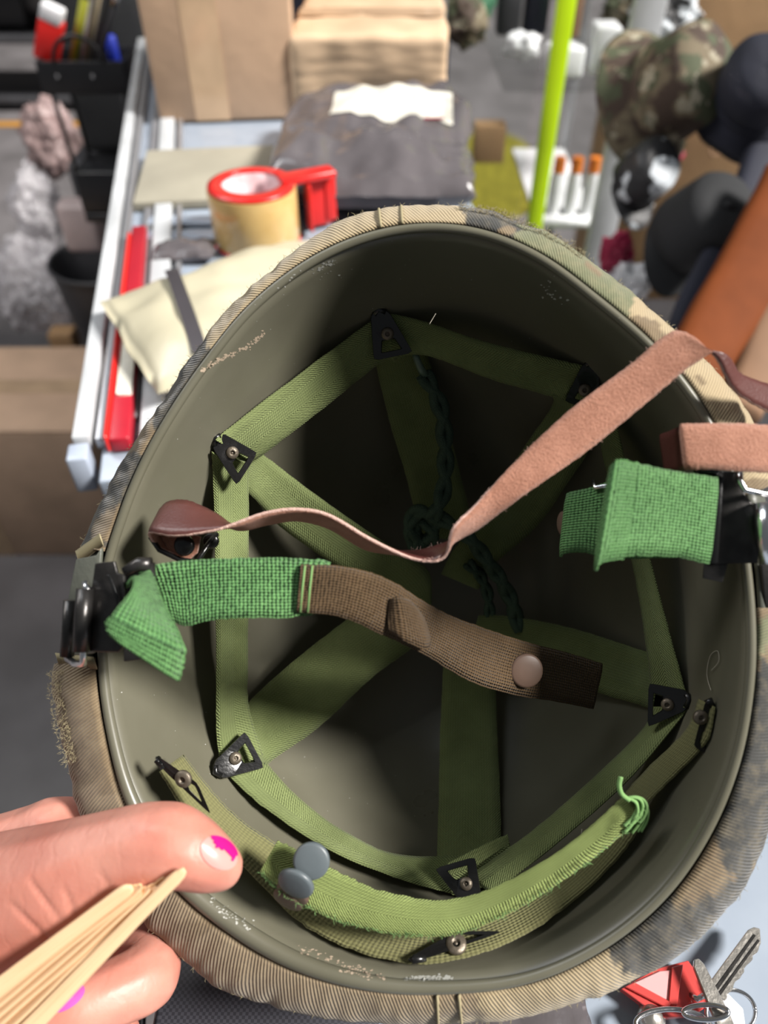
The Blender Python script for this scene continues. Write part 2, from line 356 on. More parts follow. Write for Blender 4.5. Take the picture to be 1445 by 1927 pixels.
def sd(x, y):
    D = (x-CX)/F*Rt - (y-CY)/F*Up + Fw
    h = BV.ray_cast(CAM, D.normalized()); return (h[0]-CAM).dot(Fw) if h[0] else .33
# outer back skin of the liner, just outside
rows2 = [[CEN+AX*s+(liner_pt(i*2*PI/NT, s)-CEN-AX*s)*1.02+AX*(.002) for i in range(NT)] for s in ss]
off = len(V); V += [p for r in rows2 for p in r]; V.append(CEN+AX*(HH+.003)); kk = len(V)-1
Fc += [tuple(reversed(q)) for q in grid_faces(len(rows2), NT, True, off)]
bb = off+(len(rows2)-1)*NT
Fc += [(bb+(i+1) % NT, bb+i, kk) for i in range(NT)]
Fc += [(off+i, off+(i+1) % NT, (i+1) % NT, i) for i in range(NT)]
HEL = thing('combat_helmet', 'upturned green combat helmet with webbing inside and camouflage cloth cover, held by hand over counter', 'helmet', CEN+AX*(HH+.012))
obj('liner', V, Fc, M['liner'], HEL)
# ---- steel shell
def outpt(a, f, dd):
    r = rimf(a)*(1-f)+outf(a)*f; x = RC[0]+r*math.cos(a); y = RC[1]+r*math.sin(a)
    X = RC[0]+rimf(a)*math.cos(a); Y = RC[1]+rimf(a)*math.sin(a); return P(x, y, drim(X, Y)+dd)
def shell_back(a, s, R1, s0, H2, k=1.0):
    q = (s-s0)/(H2-s0); return CEN+AX*s+R1*gsh(max(q, 0))*k
def shell_rows(prof, k):
    rr = [[outpt(i*2*PI/NT, f, d) for i in range(NT)] for f, d in prof]
    s0 = prof[-1][1]; H2 = HH+.014*k
    for j in range(1, 25):
        s = s0+(H2-s0)*math.sin(PI/2*j/24)*.99999
        rr.append([CEN+AX*s+(rr[len(prof)-1][i]-CEN-AX*s0)*gsh((s-s0)/(H2-s0)) for i in range(NT)])
    return rr, H2
sr, H2 = shell_rows([(.10, .010), (.10, .0045), (.22, .0035), (.42, .0045), (.55, .007), (.62, .012)], .6)
V = [p for r in sr for p in r]; Fc = grid_faces(len(sr), NT, True); V.append(CEN+AX*H2); b = (len(sr)-1)*NT
Fc += [(b+i, b+(i+1) % NT, len(V)-1) for i in range(NT)]
obj('steel_shell', V, Fc, M['steel'], HEL)
# ---- camouflage cover
TAN, BLK, GRN, BRN, BRD = (.42, .33, .20), (.045, .045, .042), (.17, .18, .10), (.20, .145, .085), (.27, .205, .13)
def ang(x, y): return math.atan2(y-RC[1], x-RC[0]) % (2*PI)
PATCH = [(ang(480,520), TAN), (ang(870,395), BLK), (ang(985,430), GRN), (ang(1200,560), TAN), (ang(1450,900), BRN), (ang(1480,1250), BLK), (ang(1180,1850), TAN), (ang(880,1928), BRD), (ang(600,1912), BRD), (ang(150,1500), BRN), (ang(100,1240), BRN), (ang(160,1010), BLK), (ang(235,860), BRN), (ang(290,780), BLK), (ang(385,635), TAN)]
PATCH.sort()
def camo(a, p):
    a2 = (a+.07*nz(p, 70)+.03*nz(p, 200)) % (2*PI)
    c = PATCH[-1][1]
    for aa, cc in PATCH:
        if a2 >= aa: c = cc
    n1 = nz(p, 45, 3.3)
    if n1 > .42: c = BRN if c != BRN else GRN
    if n1 < -.5: c = TAN if c == GRN else c
    return c
NC = 720
prof = [(.05, .004)] + [(.05+.95*math.sin(t*PI/16), .0005+.013*(1-math.cos(t*PI/16))) for t in range(0, 9)]
rr = []
for f, dd in prof:
    r = []
    for i in range(NC):
        a = i*2*PI/NC; p = outpt(a, f, dd); dirn = (p-CEN).normalized()
        wr = .0011*nz((a*9, f*1.2, 0))+.0006*nz((a*30, f*2, 4)); wr *= math.sin(min(f, 1)*PI*.5)
        r.append(p+dirn*wr*.5-AX*wr*1.5)
    rr.append(r)
H2 = HH+.016; s0 = prof[-1][1]; nl = len(prof)
for j in range(1, 25):
    s = s0+(H2-s0)*math.sin(PI/2*j/24)*.99999
    rr.append([CEN+AX*s+(rr[nl-1][i]-CEN-AX*s0)*gsh((s-s0)/(H2-s0)) for i in range(NC)])
V = []; UV = []; col = []
for j, r in enumerate(rr):
    for i, p in enumerate(r):
        V.append(p); a = i*2*PI/NC; UV.append((a*.14*1.0, (j*.003 if j < nl else .03+.008*j))); col.append(camo(a, p))
gl0, gl1 = ang(140,1245), ang(150,1030)     # cloth is slit for the chin strap hinges
gr0, gr1 = ang(1470,905), ang(1480,1085)
def ingap(a):
    e = .012*nz((a*40, 0, 0))
    return gl0+e < a < gl1+e or (a+e > gr0 or a+e < 0 and True) and (a > gr0 and a < 2*PI+1) and False or (a > gr0 or a < 0) or (gr1 > gr0 and gr0 < a < gr1)
def ingap(a):
    a %= 2*PI
    if gl0 < a < gl1: return True
    return a > gr0
Fc = []
for (q, (j, i)) in zip(grid_faces(len(rr), NC, True), [(j, i) for j in range(len(rr)-1) for i in range(NC)]):
    if j < nl+1 and ingap((i+.5)*2*PI/NC): continue
    Fc.append(q)
V.append(CEN+AX*H2); UV.append((0, 0)); col.append(GRN); b = (len(rr)-1)*NC
Fc += [(b+i, b+(i+1) % NC, len(V)-1) for i in range(NC)]
cov = obj('camouflage_cover', V, Fc, M['camo'], HEL, uv=UV, col=col)
# frayed raw edge
rts = []
for _ in range(650):
    x = random.random()
    a = random.uniform(ang(560, 467), 2*PI) if x < .0 else random.uniform(0, 2*PI)
    if ingap(a): continue
    p = outpt(a, random.choice((.95, 1.0, .85)), .010)
    rts.append((p, (p-CEN).normalized()+Vector([random.uniform(-.8, .8) for _ in range(3)])))
for _ in range(900):
    a = random.choice((random.uniform(ang(860, 392), ang(1100, 480)), random.uniform(ang(120, 1440), ang(98, 1260))))
    p = outpt(a, random.uniform(.72, 1.05), .006)-AX*.001
    rts.append((p, (p-CEN).normalized()*.5+Vector([random.uniform(-1, 1) for _ in range(3)])-AX*.5))
hairs('frayed_fringe', rts, cov, M['fray'], .0015, .00008)
for (x0, y0, x1, y1) in ((146,1046,190,1014), (108,1238,178,1246)):
    D = []
    for t in range(26):
        f = t/25; x = x0+(x1-x0)*f; y = y0+(y1-y0)*f; d = drim(x, y)-.0005+.006*(1-f)
        dy = 9
        D.append(tube_data([P(x-3, y-dy, d), P(x, y, d-.0012), P(x+4, y+dy+4, d)], .00042, 4))
    Vq, Fq = merge(D); obj('overlock_stitching', Vq, Fq, M['fray'], cov, kind='stuff')
# seam tape on the cover
for (a0, lbl) in ((ang(735,400), 0), (ang(845,1900), 1)):
    pts = []
    D = []
    for w_ in (-.028, .028):
        D.append(tube_data([outpt(a0+w_, f, d)-AX*.0006 for f, d in prof[1:]], .0006, 5))
    Vq, Fq = merge(D); obj('cover_seam', Vq, Fq, M['fray'], cov)
# ---- paint chips on the liner
def chips(pts, n, spread, size, m, nm='paint_chip'):
    D = []
    for _ in range(n):
        t = random.random()*(len(pts)-1); i = int(t); f = t-i
        x = pts[i][0]*(1-f)+pts[i+1][0]*f+random.gauss(0, spread); y = pts[i][1]*(1-f)+pts[i+1][1]*f+random.gauss(0, spread)
        V_ = []; k = random.randint(4, 7); s = size*random.uniform(.4, 1.4); a0 = random.random()*6; el = random.uniform(.3, 1)
        for j in range(k):
            a = a0+2*PI*j/k; xx = x+s*math.cos(a)*random.uniform(.5, 1.3); yy = y+s*el*math.sin(a)*random.uniform(.5, 1.3)
            V_.append(P(xx, yy, sd(xx, yy)-.00012))
        D.append((V_, [tuple(range(k))]))
    Vq, Fq = merge(D); obj(nm, Vq, Fq, m, HEL, smooth=False, kind='stuff')
chips([(380,698),(405,680),(435,668),(470,650),(498,625)], 110, 2.4, 2.6, M['chip'])
chips([(590,512),(610,500),(632,492)], 26, 3, 2.6, M['chip_w']); chips([(510,545),(545,520),(640,520)], 22, 12, 1.6, M['chip_w'])
chips([(1015,532),(1050,565)], 22, 7, 2.2, M['chip_w'])
chips([(560,1782),(640,1812),(720,1838),(640,1826)], 90, 4, 3, M['chip']); chips([(765,1840),(850,1839)], 60, 2.2, 3.2, M['chip_w'])
chips([(395,1690),(430,1722),(470,1745)], 60, 5, 2.2, M['chip_w']); chips([(250,900),(700,500),(1100,620)], 60, 60, .9, M['chip_w']); chips([(250,1300),(500,1500),(760,1500)], 50, 60, .9, M['chip_w'])
# ---- suspension webbing
WD = {}
for k, (x, y) in dict(UL=(440,860), T=(730,635), UR=(1095,735), R=(1250,1325), B=(868,1648), LL=(450,1420)).items(): WD[k] = sd(x, y)-.007
WD['B'] = sd(868, 1648)-.012
cd0 = .405
def rs(pts, da, db, dd=.007, name='headband_strap', m='web', lab=None, **k):
    n = len(pts); st = []
    for i, (xa, ya, xb, yb) in enumerate(pts):
        f = i/(n-1); d = da*(1-f)+db*f
        ea = min(d-dd, sd(xa, ya)-.003); eb = min(d+dd*.6, sd(xb, yb)-.003); st.append((xa, ya, ea, xb, yb, eb))
    return ribbon(name, st, M[m], HEL, label=lab, **k)
# first edge is the one nearer the rim
rs([(405,828,472,868),(430,806,497,853),(560,706,600,775),(700,603,712,686),(722,592,745,680)], WD['UL'], WD['T'], wav=.0004)
rs([(722,590,740,680),(745,592,765,668),(815,610,815,672),(900,640,925,714),(1000,665,1000,735),(1097,688,1060,753)], WD['T'], WD['UR'], .006)
rs([(1108,700,1060,750),(1150,760,1118,790),(1172,850,1140,880),(1225,1060,1190,1060),(1262,1200,1215,1210),(1292,1310,1225,1300)], WD['UR'], WD['R'], .008)
rs([(1290,1330,1225,1330),(1280,1352,1213,1368),(1180,1470,1130,1452),(1050,1585,1000,1565),(925,1682,880,1650)], WD['R'], WD['B']-.01, .007)
rs([(885,1690,905,1610),(850,1682,860,1610),(740,1650,742,1607),(620,1600,640,1560),(500,1522,560,1500),(432,1462,500,1435)], WD['B'], WD['LL'], .006, wav=.0004)
rs([(398,850,470,872),(401,900,468,900),(405,1050,467,1050),(407,1250,466,1250),(408,1390,468,1330),(422,1455,495,1420)], WD['UL'], WD['LL'], .007)
ribbon('strap_end', [(840,1625,WD['B']-.002,850,1685,WD['B']-.004),(905,1592,WD['B']-.001,915,1665,WD['B']-.003),(955,1570,WD['B'],965,1610,WD['B']-.002)], M['web'], HEL)
def cs(pts, d0, d1, m='web', ln=1.0):
    n = len(pts); st = []
    for i, (xa, ya, xb, yb) in enumerate(pts):
        f = i/(n-1); d = d0+(d1-d0)*math.sin(f*PI/2)**.9 if d1 > d0 else d0
        st.append((xa, ya, min(d, sd(xa, ya)-.003), xb, yb, min(d, sd(xb, yb)-.003)))
    return ribbon('crown_strap', st, M[m], HEL)
cs([(700,640,790,640),(708,690,805,672),(735,800,840,790),(765,900,868,900),(790,1010,900,1020)], WD['T']+.003, cd0)
cs([(475,845,400,880),(497,857,470,930),(600,935,520,985),(700,1005,610,1050),(775,1050,700,1110),(808,1078,760,1190),(812,1130,800,1225)], WD['UL']+.002, cd0-.006)
cs([(1040,745,1115,745),(1035,770,1115,830),(960,880,1060,920),(890,985,1010,990),(850,1040,930,1062),(830,1080,900,1110)], WD['UR']+.003, cd0+.002)
cs([(1240,1240,1225,1345),(1235,1233,1215,1330),(1150,1205,1130,1305),(1060,1178,1040,1270),(960,1160,960,1250),(900,1158,880,1240)], WD['R']+.003, cd0+.001)
cs([(822,1640,950,1640),(823,1600,944,1600),(826,1480,940,1480),(828,1380,935,1380),(832,1290,932,1290),(838,1190,926,1190)], WD['B']+.006, cd0+.003)
cs([(440,1370,500,1450),(465,1325,512,1430),(540,1255,600,1368),(640,1175,700,1275),(700,1130,780,1215),(770,1080,815,1170)], WD['LL']+.002, cd0-.004)
# ---- A-shaped clips
def clip(N, W1, W2, riv, dN, dW, hr=.0052, label=None, nm='suspension_clip', rr_=12, ndir=None):
    N = Vector(N); Mi = (Vector(W1)+Vector(W2))/2; H = (Vector(W1)-Vector(W2))/2
    def pt(a, b, dz=0):
        q = N+(Mi-N)*a+H*b; return P(q.x, q.y, dN+(dW-dN)*a+dz)
    def outl(aa):   # polar outline around (.62,0)
        c, s = math.cos(aa), math.sin(aa)
        best = 9
        poly = [(-.07, -.26), (-.12, 0), (-.07, .26), (.05, .50), (.92, .98), (.98, .98), (1.0, .92), (1.0, -.92), (.98, -.98), (.92, -.98), (.05, -.50)]
        return hit(poly, c, s)
    def hit(poly, c, s):
        best = None; ox = .74
        for i in range(len(poly)):
            x1, y1 = poly[i]; x2, y2 = poly[(i+1) % len(poly)]
            dx, dy = x2-x1, y2-y1; den = c*dy-s*dx
            if abs(den) < 1e-9: continue
            t = ((x1-ox)*dy-y1*dx)/den; u = ((x1-ox)*s-y1*c)/den
            if t > 0 and -1e-6 <= u <= 1+1e-6 and (best is None or t < best): best = t
        return ox+best*c, best*s
    hole = [(.62, .30), (.86, .50), (.86, -.50), (.62, -.30)]
    n = 56; V = []; th = .0006
    for (kind_, z) in ((0, 0), (0, -th*2), (0.04, -th*3), (1-.1, -th*3), (1, -th*2), (1, 0)):
        for i in range(n):
            a = 2*PI*i/n; o = outl(a); h = hit(hole, math.cos(a), math.sin(a))
            V.append(pt(o[0]*(1-kind_)+h[0]*kind_, o[1]*(1-kind_)+h[1]*kind_, z))
    Fc = grid_faces(6, n, True)
    Fc += [(5*n+i, 5*n+(i+1) % n, (i+1) % n, i) for i in range(n)]
    o = obj(nm, V, Fc, M['black'], HEL, label=label); autosmooth(o, 40)
    ax = -Fw
    hlp = pt(-.1, 0); nrm = (pt(0, 1)-pt(0, -1)).cross(pt(1, 0)-pt(0, 0)).normalized()
    if nrm.dot(Fw) > 0: nrm = -nrm
    rq = Vector(riv); ff = (rq-N).dot(Mi-N)/(Mi-N).length_squared; dr = dN+(dW-dN)*ff-th*3
    r = rr_/F*dr; c = P(riv[0], riv[1], dr)
    V, Fc = lathe_data([(r, -.0006), (r, .0003), (r*.9, .0010), (r*.45, .0013), (r*.40, .0013), (r*.33, .0004), (r*.2, .0002), (r*.15, .0006), (.00001, .0007)], c, nrm, 24)
    obj('rivet', V, Fc, M['rivet'], o)
    # the narrow end rolls over a bar
    e1, e2 = pt(.02, .30, -.0012), pt(.02, -.30, -.0012)
    tube('hook', [e1, (e1+e2)/2+(pt(-.12, 0)-pt(0, 0))*.8, e2], .0014, M['black'], o, 8)
    return o
clip((408,828),(485,853),(446,914),(437,852),WD['UL']-.0125,WD['UL']-.006)
clip((714,588),(777,664),(704,679),(729,628),WD['T']-.0125,WD['T']-.006)
clip((1112,688),(1128,775),(1062,756),(1100,734),WD['UR']-.0125,WD['UR']-.007)
clip((1292,1318),(1220,1286),(1218,1368),(1256,1326),WD['R']-.0130,WD['R']-.006)
clip((890,1700),(818,1634),(893,1612),(877,1663),WD['B']-.0185,WD['B']-.012)
clip((410,1450),(462,1376),(498,1444),(443,1427),WD['LL']-.0135,WD['LL']-.006)
# ---- nape straps
ND = lambda x, y, e=.005: sd(x, y)-e
lo = [(300,1452),(355,1535),(420,1592),(480,1652),(560,1732),(650,1782),(780,1814),(900,1795),(1000,1752),(1110,1670),(1190,1580),(1212,1520),(1265,1465),(1330,1395),(1345,1330)]
hi = [(345,1420),(400,1490),(455,1545),(535,1598),(620,1665),(700,1720),(800,1750),(880,1735),(975,1690),(1070,1620),(1130,1550),(1170,1500),(1225,1440),(1290,1375),(1315,1315)]
st = []
for (xl, yl), (xh, yh) in zip(lo, hi):
    dl = sd(xl, yl); dh = sd(xh, yh); e = .005 if 350 < xl < 1330 else .003
    dl2 = min(dl-e, .302); dh2 = min(dh-e, dl2+.012); st.append((xl, yl, dl2, xh, yh, dh2))
ribbon('nape_strap', st, M['olive'], HEL, label='dull olive rear nape strap', fuzz=.0005)
lo = [(488,1642),(520,1672),(560,1698),(640,1735),(740,1758),(830,1762),(900,1745),(1000,1696),(1100,1628),(1180,1562),(1212,1522)]
hi = [(522,1582),(560,1600),(600,1622),(660,1652),(740,1682),(850,1692),(950,1660),(1050,1602),(1125,1542),(1165,1505),(1188,1498)]
st = []
for i, ((xl, yl), (xh, yh)) in enumerate(zip(lo, hi)):
    d = .283+.006*abs(i-5)/5; st.append((xl, yl, d, xh, yh, d+.004))
ribbon('nape_strap', st, M['nape'], HEL, label='bright green fuzzy nape strap fastened by two snaps', fuzz=.0007, th=.0018, wav=.0008)
clip((302,1436),(398,1534),(372,1474),(345,1466),sd(302,1436)-.005 if False else .2975,.2945, rr_=17)
clip((786,1803),(860,1752),(948,1752),(858,1776),.288,.296, rr_=20)
clip((1335,1325),(1340,1425),(1305,1405),(1318,1350),.294,.294, rr_=14)
# frayed looped end of the green nape strap
D_ = []
for k_ in range(9):
    jx, jy = random.uniform(-6, 6), random.uniform(-5, 5)
    D_.append(tube_data([P(x+jx*(.3+y_/8), y+jy*(.3+y_/8), .2865+.0004*k_) for y_, (x, y) in enumerate(cr([(1180,1503),(1192,1502),(1204,1508),(1209,1522),(1203,1540),(1190,1556)], 4))], [.0007]*21, 5))
D_.append(tube_data([P(x, y, .285) for x, y in cr([(1168,1462),(1165,1478),(1170,1495),(1184,1506)], 6)], .0010, 6))
Vq, Fq = merge(D_); obj('loose_thread', Vq, Fq, M['gfray'], HEL)
rts = []
for _ in range(420):
    i = random.randrange(len(lo)-1); f = random.random(); x = lo[i][0]*(1-f)+lo[i+1][0]*f; y = lo[i][1]*(1-f)+lo[i+1][1]*f
    rts.append((P(x, y, .283), Vector([random.uniform(-1, 1) for _ in range(3)])))
hairs('edge_fuzz', rts, HEL, M['gfray'], .0016, .0001)
def snap(x, y, d, r, nrm, m, parent, nm='snap_button', label=None, n=40):
    nrm = Vector(nrm).normalized(); c = P(x, y, d)
    V, Fc = lathe_data([(r*.8, -.0012), (r, -.0006), (r*1.01, .0003), (r*.97, .0010), (r*.85, .0014), (r*.4, .0017), (.00001, .0018)], c, nrm, n)
    return obj(nm, V, Fc, m, parent, label=label)
snap(586,1620,.2805,.0068, -Fw+.25*Rt*0+.1*Up, M['snapg'], HEL, label='slate grey snap button, upper right of the pair')
snap(557,1662,.2785,.0070, -Fw-.5*Up-.35*Rt, M['snapg'], HEL, label='slate grey snap button, lower left of the pair')
snap(551,1680,.2840,.0066, -Fw-.7*Up-.5*Rt, M['snapb'], HEL, nm='snap_socket'); snap(543,1692,.2870,.0062, -Fw-.8*Up-.5*Rt, M['snapb'], HEL, nm='snap_socket')
# ---- leather chin strap
A = [(345,1048,.300),(300,1030,.298),(282,1003,.291),(330,1009,.284),(400,999,.281),(440,986,.280),(500,965,.279),(560,958,.278),(620,970,.277),(700,1016,.276),(780,1052,.276),(835,1050,.274),(885,1003,.278),(930,972,.273),(1000,922,.268),(1090,860,.266),(1200,772,.263),(1290,697,.259),(1342,668,.256),(1385,738,.262),(1460,782,.272)]
B = [(345,1022,.306),(312,1000,.306),(308,952,.303),(350,943,.299),(405,966,.296),(450,996,.293),(505,986,.294),(560,979,.294),(620,994,.294),(694,1035,.293),(772,1038,.290),(820,1028,.284),(853,995,.266),(897,948,.268),(960,878,.269),(1062,780,.266),(1180,690,.263),(1272,623,.260),(1355,662,.256),(1395,705,.264),(1460,728,.274)]
for i in range(12, 18): A[i], B[i] = B[i], A[i]
lea = ribbon('leather_chin_strap', [a+b for a, b in zip(A, B)], [M['suede'], M['leather'], M['ledge']], HEL, th=.0021, two=True, n=14, fuzz=.00035, label='thin leather strap, maroon outside and pink suede inside')
rts = []
for _ in range(260):
    i = random.randrange(10, 17); f = random.random(); q = random.choice((A, B)); a, b = q[i], q[i+1]
    rts.append((P(*[a[j]*(1-f)+b[j]*f for j in range(3)]), Vector([random.uniform(-1, 1) for _ in range(3)])+(Up if q is B else -Up)*.6))
hairs('suede_fuzz', rts, lea, M['ledge'], .0012, .00010)
ribbon('leather_chin_strap', [(1283,799,.2600,1293,884,.2600),(1287,797,.2585,1297,884,.2585),(1330,797,.257,1345,884,.257),(1400,797,.257,1400,888,.257),(1470,802,.258,1470,890,.258)], [M['suede'], M['leather'], M['ledge']], HEL, th=.0021, two=True, n=12, fuzz=.0003, label='brown suede loop of the leather strap around the right rim')
ribbon('leather_chin_strap', [(1243,818,.292,1255,895,.292),(1284,801,.2615,1294,883,.2615)], [M['leather']]*3, HEL, th=.0018, two=True, n=8, label='maroon leather end tucked inside the right rim')
# stud and hanger on the left end
ribbon('leather_tab', [(300,1002,.2990,330,1052,.301),(350,1005,.2985,352,1055,.300),(378,1010,.299,372,1040,.299)], [M['suede'], M['suede'], M['ledge']], HEL, two=True, th=.0018)
snap(347,1026,.2955,.0042, -Fw-.3*Rt, M['black'], HEL, nm='stud')
tube('wire_hanger', [P(*q) for q in ((283,1010,.297),(300,1035,.297),(340,1054,.297),(372,1057,.297),(388,1030,.299),(400,1012,.303),(408,1005,.305))], .0011, M['black'], HEL, 8)
snap(397,1018,.3045,.0032, -Fw, M['black'], HEL, nm='stud')
# ---- cloth chin strap, left
ribbon('chin_strap', [(262,1070,.272,262,1175,.272),(290,1063,.272,322,1170,.270),(340,1056,.271,352,1178,.269),(400,1052,.270,402,1166,.268),(470,1050,.270,470,1163,.267),(540,1050,.270,540,1163,.268),(612,1055,.271,580,1153,.270)], M['chin'], HEL, th=.0020, fuzz=.0004, crown=-.001, label='bright green webbing chin strap on the left')
ribbon('strap_tab', [(236,1105,.268,282,1075,.266),(248,1088,.261,292,1092,.262),(250,1105,.252,305,1130,.256),(232,1130,.244,330,1180,.250),(212,1155,.240,347,1222,.246),(207,1172,.240,344,1252,.245),(212,1188,.241,340,1270,.245)], M['chin'], HEL, th=.0022, fuzz=.0006, label='folded loose end of the left green strap')
ribbon('strap_hem', [(205,1160,.2375,348,1226,.2435),(198,1176,.2375,344,1254,.2430),(206,1192,.2380,338,1280,.2430),(215,1180,.2400,338,1262,.2460)], M['chin'], HEL, th=.0020, fuzz=.0007)
b1 = ribbon('chin_strap', [(566,1062,.2685,558,1152,.2675),(600,1063,.269,590,1154,.268),(640,1065,.270,626,1157,.269),(700,1078,.273,676,1174,.272),(745,1098,.278,715,1193,.277),(790,1128,.288,760,1213,.285),(840,1155,.300,812,1240,.298),(905,1180,.314,880,1280,.312),(985,1206,.329,960,1306,.327),(1060,1226,.342,1045,1320,.340),(1132,1248,.352,1115,1334,.350)], M['brown'], HEL, th=.0024, wav=.0010, fuzz=.0003, label='faded brown webbing chin strap with a round snap')
ribbon('strap_fold', [(733,1130,.2765,733,1190,.2755),(748,1122,.2735,760,1206,.2755),(772,1130,.2775,798,1222,.2830),(792,1155,.2860,808,1215,.2900)], M['brown'], b1, th=.0016, crown=.0006)
for k in range(2):
    x = 574+14*k; tube('stitch_line', [P(x, 1064, .2672), P(x-5, 1108, .2666), P(x-9, 1152, .2662)], .0004, M['gfray'], b1, 5)
snap(990,1262,.3270,.0074, -Fw+.15*Rt, M['snapb'], b1)
ribbon('back_hem', [(560,1056,.2725,560,1160,.272),(600,1052,.272,585,1158,.272),(622,1058,.273,600,1150,.273)], M['chin'], b1, th=.0012)
# ---- cloth chin strap, right
ribbon('chin_strap', [(1068,930,.302,1055,1048,.302),(1075,926,.296,1062,1042,.296),(1110,918,.291,1100,1040,.292),(1160,905,.286,1150,1050,.288),(1300,900,.276,1300,1050,.278),(1345,895,.270,1340,1055,.272)], M['chin'], HEL, th=.0020, label='shadowed green webbing behind the right tab')
ribbon('strap_tab', [(1347,898,.266,1330,1060,.268),(1343,898,.258,1326,1060,.260),(1290,890,.254,1270,1048,.256),(1230,878,.250,1210,1045,.252),(1170,866,.246,1145,1050,.248),(1160,868,.244,1128,1062,.246)], M['chin'], HEL, th=.0022, fuzz=.0006, label='folded loose end of the right green strap')
ribbon('strap_hem', [(1200,872,.2475,1172,1052,.2495),(1165,866,.2435,1132,1058,.2455),(1152,876,.2440,1122,1072,.2460),(1150,880,.2470,1120,1066,.2490)], M['chin'], HEL, th=.0018, fuzz=.0008)
snap(1062,985,.3045,.005, -Rt-.2*Fw, M['snapb'], HEL)
tube('wire_clip', [P(*q) for q in ((1117,905,.29),(1120,918,.288),(1140,914,.286),(1165,908,.284))], .0009, M['silver'], HEL, 8)
# ---- buckles
def poly_plate(name, pts, th, m, parent, label=None):
    """pts: (x,y,d) outline; thickness away from the eye side is real plate thickness"""
    a = [P(*q) for q in pts]; n = len(a)
    nr = Vector((0, 0, 0))
    for i in range(n): nr += a[i].cross(a[(i+1) % n])
    c = sum(a, Vector())/n; nr = Vector((0, 0, 0))
    for i in range(n): nr += (a[i]-c).cross(a[(i+1) % n]-c)
    nr.normalize()
    if nr.dot(Fw) > 0: nr = -nr
    bm = bmesh.new(); f = bm.faces.new([bm.verts.new(v-nr*th) for v in a])
    r = bmesh.ops.extrude_face_region(bm, geom=[f]); bmesh.ops.translate(bm, vec=nr*th, verts=[v for v in r['geom'] if isinstance(v, bmesh.types.BMVert)])
    bmesh.ops.recalc_face_normals(bm, faces=bm.faces)
    bmesh.ops.bevel(bm, geom=bm.edges, offset=th*.3, segments=2, affect='EDGES', profile=.5)
    bm.verts.index_update(); V = [v.co.copy() for v in bm.verts]; Fq = [tuple(v.index for v in f.verts) for f in bm.faces]; bm.free()
    return autosmooth(obj(name, V, Fq, m, parent, label=label), 45)
bk = poly_plate('buckle', [(178,1060,.270),(214,1056,.268),(219,1078,.268),(232,1082,.266),(236,1212,.264),(222,1228,.266),(148,1226,.270),(152,1112,.272),(172,1104,.271)], .0016, M['gun'], HEL, 'dark steel buckle hinged to the left rim')
tube('hinge_barrel', [P(160,1108,.2685), P(156,1165,.2680), P(153,1226,.2675)], .0030, M['gun'], bk, 16)
tube('hinge_barrel', [P(133,1130,.279), P(126,1235,.279)], .0026, M['gun'], bk, 16)
tube('hinge_wire', [P(*q) for q in ((160,1095,.270),(164,1110,.269),(157,1232,.268),(157,1248,.270),(142,1250,.275),(126,1238,.279))], .0013, M['silver'], bk, 10)
poly_plate('buckle_slot', [(201,1082,.2658),(207,1082,.2658),(222,1122,.2648),(220,1138,.2648)], .0006, M['black'], bk)
poly_plate('clamp_frame', [(232,1066,.2755),(284,1058,.2745),(292,1100,.275),(296,1238,.277),(232,1246,.276)], .0018, M['gun'], bk)
tube('clamp_roller', [P(234,1076,.268), P(262,1062,.268), P(284,1062,.268)], [.0018, .0026, .0026], M['gun'], bk, 12)
tube('clamp_roller', [P(280,1060,.2690), P(288,1170,.2700)], .0022, M['gun'], bk, 12)
bk = poly_plate('buckle', [(1345,884,.270),(1388,888,.266),(1402,930,.265),(1425,960,.265),(1432,1060,.266),(1330,1062,.271)], .0016, M['gun'], HEL, 'dark steel buckle on the right rim')
tube('hinge_barrel', [P(1437,945,.262), P(1446,1060,.262)], .0034, M['silver'], bk, 16)
tube('hinge_wire', [P(*q) for q in ((1392,880,.264),(1392,905,.2625),(1402,922,.262),(1440,930,.262),(1470,925,.264))], .0011, M['silver'], bk, 10)
tube('clamp_roller', [P(1310,888,.262), P(1340,884,.2625), P(1352,894,.264)], .0020, M['black'], bk, 12)
poly_plate('clamp_tongue', [(1325,1058,.272),(1370,1060,.270),(1360,1096,.270),(1322,1088,.272)], .0012, M['gun'], bk)
poly_plate('clamp_bar', [(1348,890,.2645),(1364,892,.2645),(1352,1062,.266),(1334,1062,.267)], .003, M['black'], bk)
poly_plate('hinge_plate', [(1432,1062,.272),(1470,1062,.272),(1470,1130,.275),(1440,1150,.275)], .002, M['gun'], bk)
poly_plate('hinge_plate', [(180,1045,.292),(190,1030,.292),(176,1230,.292),(118,1236,.296),(128,1120,.296),(142,1052,.296)], .002, M['steel'], HEL)
